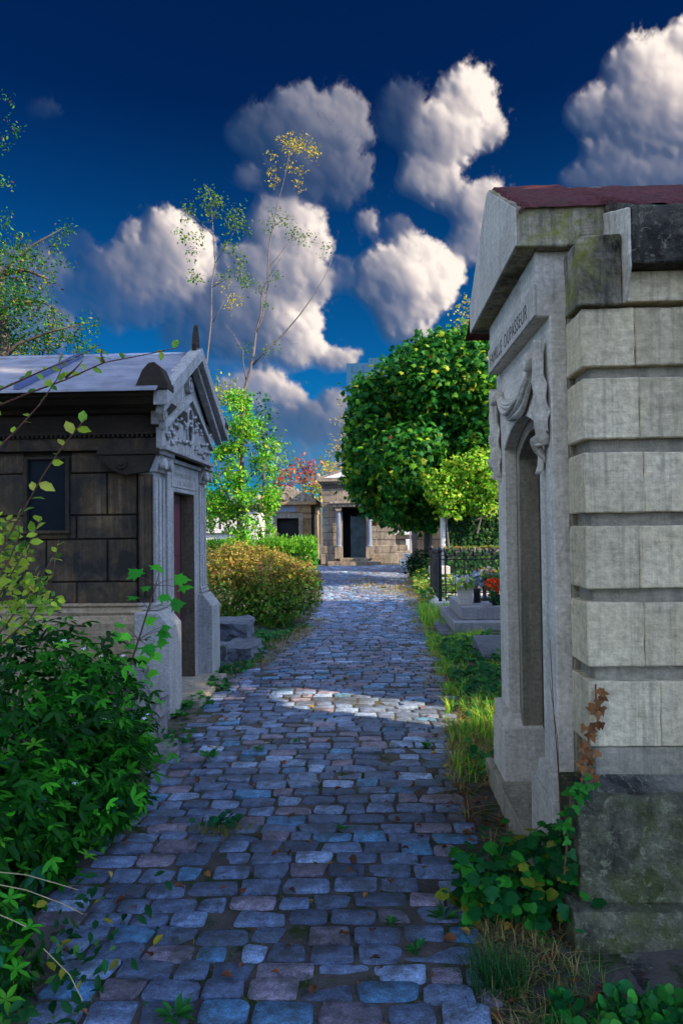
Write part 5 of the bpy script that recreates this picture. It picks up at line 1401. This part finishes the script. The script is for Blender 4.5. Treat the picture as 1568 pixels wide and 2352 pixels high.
tag(leaf_obj('grass', [blades(A_, (.05 + .20 * vnoise(A_[:, 0] * 2.2, A_[:, 1] * 1.5, 8) ** 1.6) * rng.uniform(.5, 1.25, n), .0065 + .0004 * A_[:, 1], colours(n, gp_), .85)], M_GRASS), kind='stuff')
D1 = np.concatenate([keepn(strip(2600, 3.4, 6.2, -.08, .34), 3.2, .50, 21), keepn(strip(1500, 2.1, 3.3, -.02, .30), 3.0, .52, 22), keepn(strip(2200, 6.2, 24, -.22, .1), 1.6, .52, 23), keepn(strip(1300, 7.5, 12, -.25, .12, 'L'), 2.4, .52, 24),
                     np.stack([rng.normal(-.2, .28, 500), rng.normal(19.5, 1.3, 500), np.zeros(500)], 1), np.stack([rng.normal(.75, .3, 700), rng.normal(17.5, 1.2, 700), np.zeros(700)], 1)])
n = len(D1)
tag(leaf_obj('dry_grass', [blades(D1, (.06 * rng.uniform(.5, 1.9, n) + .03) * np.where(D1[:, 1] < 3.4, .55, 1.0), .004 + .0005 * D1[:, 1], colours(n, [(3, (.36, .26, .10)), (2, (.28, .22, .07)), (1, (.17, .20, .04))]), 1.5)], M_GRASS), kind='stuff')
# low leafy cover
def cover(name, P, tm, size, pal, h=.10, wild=.4, kind='stuff'):
    n = len(P); Q = P + np.array([0, 0, 1.0]) * (rng.uniform(.01, 1, n) ** 1.4 * h)[:, None]
    return leaf_obj(name, [scatter(tm, Q, np.tile([0, -.35, 1.0], (n, 1)) + rng.normal(size=(n, 3)) * wild, size * rng.uniform(.6, 1.3, n), colours(n, pal))], M_LEAF)
gi = np.concatenate([keepn(strip(2600, 13.6, 24, -.02, 1.0), 1.4, .40, 31), keepn(strip(900, 15.5, 22, .0, .9), 1.0, .40, 33)])
tag(cover('ground_ivy', gi, IVYL, .095, [(3, (.03, .12, .02)), (2, (.10, .22, .03)), (1.5, (.22, .28, .04)), (.5, (.30, .20, .05))], .32), kind='stuff')
cl = np.concatenate([keepn(strip(3000, 4.4, 9.5, .10, .85), 2.4, .47, 41), keepn(strip(1500, 7.6, 11, -.06, .55, 'L'), 2.0, .42, 42), keepn(strip(500, 5.0, 7.4, -.05, .25, 'L'), 3.0, .52, 43)])
tag(cover('clover_cover', cl, ROUND, .055, [(3, (.015, .10, .03)), (2, (.03, .16, .03)), (1, (.06, .22, .03))], .09), kind='stuff')
ml = np.stack([rng.uniform(.56, 1.5, 2600), rng.uniform(1.85, 2.38, 2600), np.full(2600, -.01)], 1)
ml = ml[(fbm(ml[:, 0] * 4, ml[:, 1] * 4, 3, 55) > .40) & (ml[:, 0] > .46 + .5 * vnoise(ml[:, 1] * 5, ml[:, 0] * 3, 2) - .15)]
tag(cover('mallow_cover', ml, ROUND, .038, [(3, (.012, .13, .03)), (2, (.025, .20, .025)), (1, (.06, .30, .03))], .07, .7), kind='stuff')
g4 = keepn(np.stack([rng.uniform(.42, .80, 1300), rng.uniform(2.0, 2.62, 1300), np.full(1300, -.02)], 1), 3.5, .50, 61)
tag(leaf_obj('grass', [blades(g4, .03 + .08 * rng.uniform(0, 1, len(g4)) ** 2, .004, colours(len(g4), [(2, (.06, .18, .03)), (2, (.12, .24, .04)), (.6, (.33, .26, .10))]), .8)], M_GRASS), kind='stuff')
# moss and seedlings in the joints
jw = np.stack([rng.uniform(-1.5, 1.0, 9000), rng.uniform(2.1, 14, 9000), np.zeros(9000)], 1)
jw = jw[(fbm(jw[:, 0] * 2.2, jw[:, 1] * 1.6, 4, 91) > .60)]
jw = jw[[edge(LE, q[1]) - .1 < q[0] < edge(RE, q[1]) + .1 for q in jw]]
jw[:, 2] = [surf(q[0], q[1]) - .006 for q in jw]; n = len(jw)
tag(leaf_obj('joint_weeds', [blades(jw, .022 * rng.uniform(.4, 1.6, n), .004 + .0003 * jw[:, 1], colours(n, [(3, (.05, .16, .02)), (2, (.12, .15, .03)), (1, (.22, .17, .06))]), 1.2)], M_GRASS), kind='stuff')
# litter: fallen leaves
fl = np.concatenate([np.stack([rng.uniform(-1.6, .5, 70), rng.uniform(2.0, 3.6, 70), np.full(70, .012)], 1), strip(120, 2.1, 5, -.1, .5), strip(110, 3, 9, -.3, .3), strip(90, 5, 10, -.25, .25, 'L'), np.stack([rng.uniform(-1.3, .6, 60), rng.uniform(3.6, 8, 60), np.full(60, .014)], 1)])
fl[:, 2] += .012; n = len(fl)
curl = (OVAL[0] * np.array([1.5, 1, 3.2], np.float32), OVAL[1])
tag(leaf_obj('fallen_leaves', [scatter(curl, fl, np.tile([0, 0, 1.], (n, 1)) + rng.normal(size=(n, 3)) * .35, rng.uniform(.02, .055, n), colours(n, [(3, (.16, .055, .022)), (2, (.22, .09, .03)), (.6, (.42, .27, .05)), (1, (.09, .04, .02))]))], M_DRY), kind='stuff')

# --- single plants
def tuft(label, c, n, h, w, pal, r=.05, lean=.7, name='grass_tuft', cat='grass tuft', group='weeds growing between the cobbles'):
    c = np.array(c); P = c + np.concatenate([rng.normal(size=(n, 2)) * r, np.zeros((n, 1))], 1)
    d = P - c; d[:, 2] = 0
    o = leaf_obj(name, [blades(P, h * rng.uniform(.5, 1.2, n), w, colours(n, pal), lean, axis=d * 8)], M_GRASS)
    return tag(o, label, cat, group)
gpx = lambda x, y: tuple(gp(x, y, .0))
tuft('dense dark green grass tuft on the right edge of the path near the mallow leaves', gpx(1140, 2262), 420, .13, .0035, [(3, (.012, .085, .015)), (1, (.03, .14, .02))], .045, .8, group=None)
GW = [(3, (.02, .14, .025)), (2, (.04, .20, .03))]
for lab, x, y, k_ in (('leafy weed beside the upright kerb block at the left edge of the path', 415, 1650, 1.6), ('low weed on the left of the path below the flat mossy slab', 480, 1745, 1.2), ('small round weed on the path left of centre, right of the low weed', 594, 1727, .7), ('tiny weed near the middle of the path, where the sun stripe crosses', 683, 1708, .5), ('tiny weed on the path in line with the mossy plinth', 787, 1912, .5), ('leafy weed on the right of the path in front of the plinth step', 1018, 2118, 1.0), ('small weed between cobbles left of the dark green grass tuft', 955, 2190, .6), ('sprig between cobbles at the bottom edge of the picture', 400, 2345, .9), ('small weed beside the brown bush on the far path', 880, 1352, .9), ('weed clump at the right path edge below the ivy leaves', 985, 1720, .9), ('tiny weed between blue cobbles in front of the ivy clump', 897, 2128, .45)):
    c = np.array(gpx(x, y)) + np.array([0, 0, .01]); n = int(16 * k_) + 8
    d = norm(np.concatenate([rng.normal(size=(n, 2)), rng.uniform(.15, .9, (n, 1))], 1))
    P = c + d * .012 * k_
    tag(leaf_obj('weed', [scatter(LANCE, P, np.tile([0, 0, 1.], (n, 1)) + d * -.4 + rng.normal(size=(n, 3)) * .2, .062 * k_ ** .6 * rng.uniform(.6, 1.2, n) * (1 + max(0, c[1] - 6) * .06), colours(n, GW), d)], M_LEAF), lab, 'weed', 'weeds growing between the cobbles')
# straw tuft with moss on the path
c = np.array(gpx(500, 1912)); n = 150
tag(leaf_obj('grass_tuft', [blades(c + np.concatenate([rng.normal(size=(n, 2)) * np.array([.09, .04]), np.zeros((n, 1))], 1), .05, .004, colours(n, [(2, (.16, .18, .03)), (1, (.26, .2, .06))]), 1.0), scatter(ROUND, c + np.concatenate([rng.normal(size=(40, 2)) * np.array([.05, .03]), rng.uniform(.01, .06, (40, 1))], 1) + np.array([.01, .05, 0]), np.tile([0, -.2, 1.], (40, 1)) + rng.normal(size=(40, 3)) * .3, .035, colours(40, [(1, (.012, .09, .03))]))], M_LEAF), 'straw and green tuft in a worn joint on the left of the path', 'grass tuft', 'weeds growing between the cobbles')
# lobed leaf clump in front of the pale mausoleum
IC = thing('leaf_clump', (.62, 3.0, 0), 'clump of dark lobed leaves growing against the plinth of the pale mausoleum', 'plant')
lb = [((.56, 2.98, .13), (.22, .22, .16), 66), ((.74, 2.92, .16), (.14, .18, .20), 50), ((.44, 2.95, .10), (.12, .16, .12), 34), ((.70, 2.78, .10), (.10, .12, .14), 18)]
P_, D_ = crown_points(lb, 4, .03, (.5, 1)); n = len(P_); P_[:, 2] = np.maximum(P_[:, 2], .01)
LOBED = fan(mirror([(0, 0), (.2, -.03), (.44, .03), (.42, .26), (.56, .48), (.38, .58), (.27, .84), (0, 1)]), -.04, .14)
leaf_obj('leaves', [scatter(LOBED, P_, D_ * .4 + np.array([0, -.25, 1.]) + rng.normal(size=(n, 3)) * .35, .050 * rng.uniform(.4, 1.3, n), colours(n, [(4, (.010, .10, .022)), (2, (.03, .22, .02)), (.7, (.20, .24, .02))]), D_ + rng.normal(size=(n, 3)) * .5)], M_LEAF, IC)
# ivy on the corner of the pale mausoleum: withered strand and living strand
def strand(label, pts, Y, n, pal, size, mat, spread=.02, name='ivy_strand', stem_r=.0035):
    q_ = pxs(pts, Y) if not isinstance(pts[0], Vector) else pts
    S_ = thing(name, q_[0], label, 'ivy')
    MB().tube(q_, stem_r, 5).build('stem', M_TWIG, S_)
    LP = []
    for k in range(n):
        t_ = rng.uniform(0, len(q_) - 1.001); i = int(t_); LP.append(q_[i].lerp(q_[i + 1], t_ - i))
    LP = np.array(LP) + rng.normal(size=(n, 3)) * np.array([spread, .008, spread]) + np.array([0, -.012, 0])
    leaf_obj('leaves', [scatter(IVYL, LP, np.tile([-.2, -1, .25], (n, 1)) + rng.normal(size=(n, 3)) * .4, size * rng.uniform(.6, 1.25, n), colours(n, pal), rng.normal(size=(n, 3)) * .6 + np.array([0, 0, -1.]))], mat, S_)
strand('withered brown ivy strand clinging to the block corner of the pale mausoleum', [(1355, 1790), (1345, 1740), (1352, 1690), (1372, 1660), (1368, 1610), (1367, 1572)], 2.81, 46, [(3, (.20, .085, .03)), (2, (.28, .13, .05)), (1, (.12, .05, .02))], .034, M_DRY, .016)
strand('fresh green ivy strand climbing the plinth corner below the withered strand', [(1295, 2010), (1302, 1930), (1305, 1870), (1312, 1815), (1340, 1805), (1370, 1790)], 2.72, 34, [(2, (.03, .20, .02)), (1, (.015, .10, .025))], .04, M_LEAF, .014)
bs = thing('bare_vine', at(1292, 1890, 2.98), 'bare leafless vine stems climbing the near door jamb of the pale mausoleum', 'ivy')
m = MB()
for pts in ([(1288, 1950), (1284, 1800), (1280, 1700), (1268, 1610), (1262, 1560)], [(1290, 1900), (1278, 1720), (1272, 1650), (1264, 1500), (1262, 1470)]):
    m.tube(pxs(pts, 2.99), [.0025, .0022, .002, .0014, .0008], 5)
m.build('stem', M_TWIG, bs)
# dry canes drooping from the bush in the corner
m = MB()
cn = thing('dry_cane', at(0, 2020, 2.0), 'dry straw coloured canes drooping out of the dark corner bush', 'cane')
for pts in ([(-40, 2000), (60, 2010), (130, 2030), (180, 2045)], [(-40, 2025), (60, 2045), (140, 2075), (190, 2100)], [(-30, 2090), (30, 2115), (60, 2130)], [(100, 2180), (160, 2240), (190, 2300)]):
    m.tube(pxs(pts, 2.15), [.0016, .0016, .0014, .001][:len(pts)], 5)
m.build('stem', M_STRAWT, cn)
br_ = np.stack([rng.normal(-1.12, .13, 190), rng.normal(2.38, .28, 190), rng.uniform(.0, .14, 190)], 1)
tag(leaf_obj('undergrowth', [scatter(OVAL, br_, np.tile([.1, -.3, 1.], (190, 1)) + rng.normal(size=(190, 3)) * .4, .055 * rng.uniform(.4, 1.2, 190), colours(190, [(3, (.012, .08, .02)), (1, (.05, .16, .02)), (.5, (.25, .22, .02))]))], M_LEAF), kind='stuff')

# --- unseen trees added outside the frame to shade the path and foreground
def big_tree(label, x, y, h, r, n, zb=1.6):
    T_ = thing('unseen_shade_tree', (x, y, 0), label, 'tree', 'unseen trees added for shade')
    m = MB().tube([(x, y, -.1), (x + .05, y, 1.5), (x - .1, y + .1, 3.5), (x, y, h * .9)], [.3, .24, .18, .04], 10)
    lobes = []
    for k in range(18):
        a = k * 2.4; q = r * (.25 + .5 * rnd.random()); z = zb + r * .35 + (h - zb - r * .5) * (k / 17.)
        w = math.sin(math.pi * min(.95, .2 + .75 * k / 17.))
        c = Vector((x + q * math.cos(a) * w, y + q * math.sin(a) * w, z))
        lobes.append((c, (r * .55, r * .55, r * .42), n))
        m.tube([(x, y, max(1.5, z - 1)), tuple(c)], [.08, .02], 6)
    m.build('trunk', M_BARK, T_, smooth=True)
    crown(T_, lobes, 4, .22, MAPLE, .36, [(3, (.02, .08, .015)), (2, (.05, .12, .02)), (1, (.14, .12, .03))], shell=(.2, 1))
big_tree('unseen tree added behind the pale mausoleum to shade the path', 6.9, 6.95, 6.1, 2.3, 66)
big_tree('unseen tall tree added right of the pale mausoleum to shade the foreground', 6.4, -.1, 12.5, 2.4, 150)
big_tree('unseen tree added beyond the slate grave to shade the middle of the path', 7.6, 10.0, 6.0, 2.1, 60)
H = thing('mausoleum', (4.2, 5.7, 0), 'unseen plain mausoleum added behind the pale one to edge the sun stripe', 'mausoleum')  # unseen tomb added to bound the sun stripe across the path
MB().box(3.2, 5.2, 5.12, 6.7, 0, 3.0).build('wall', M_ST, H, .01)
MB().prism([(5.04, 3.002), (5.04, 3.1), (5.78, 3.75), (6.86, 3.1), (6.86, 3.002)], 'x', 3.12, 5.3).build('roof', M_STB, H, .01)

big_tree('unseen dense tree added left of the viewer to darken the corner', -3.35, 1.0, 5.2, 1.25, 130)  # added out of view to keep skylight off the left corner

big_tree('unseen very tall tree added on the right to shade the sooty facade', 12.2, 1.75, 16, 2.5, 130, 9.9)  # added out of view, its high crown shades the sooty mausoleum
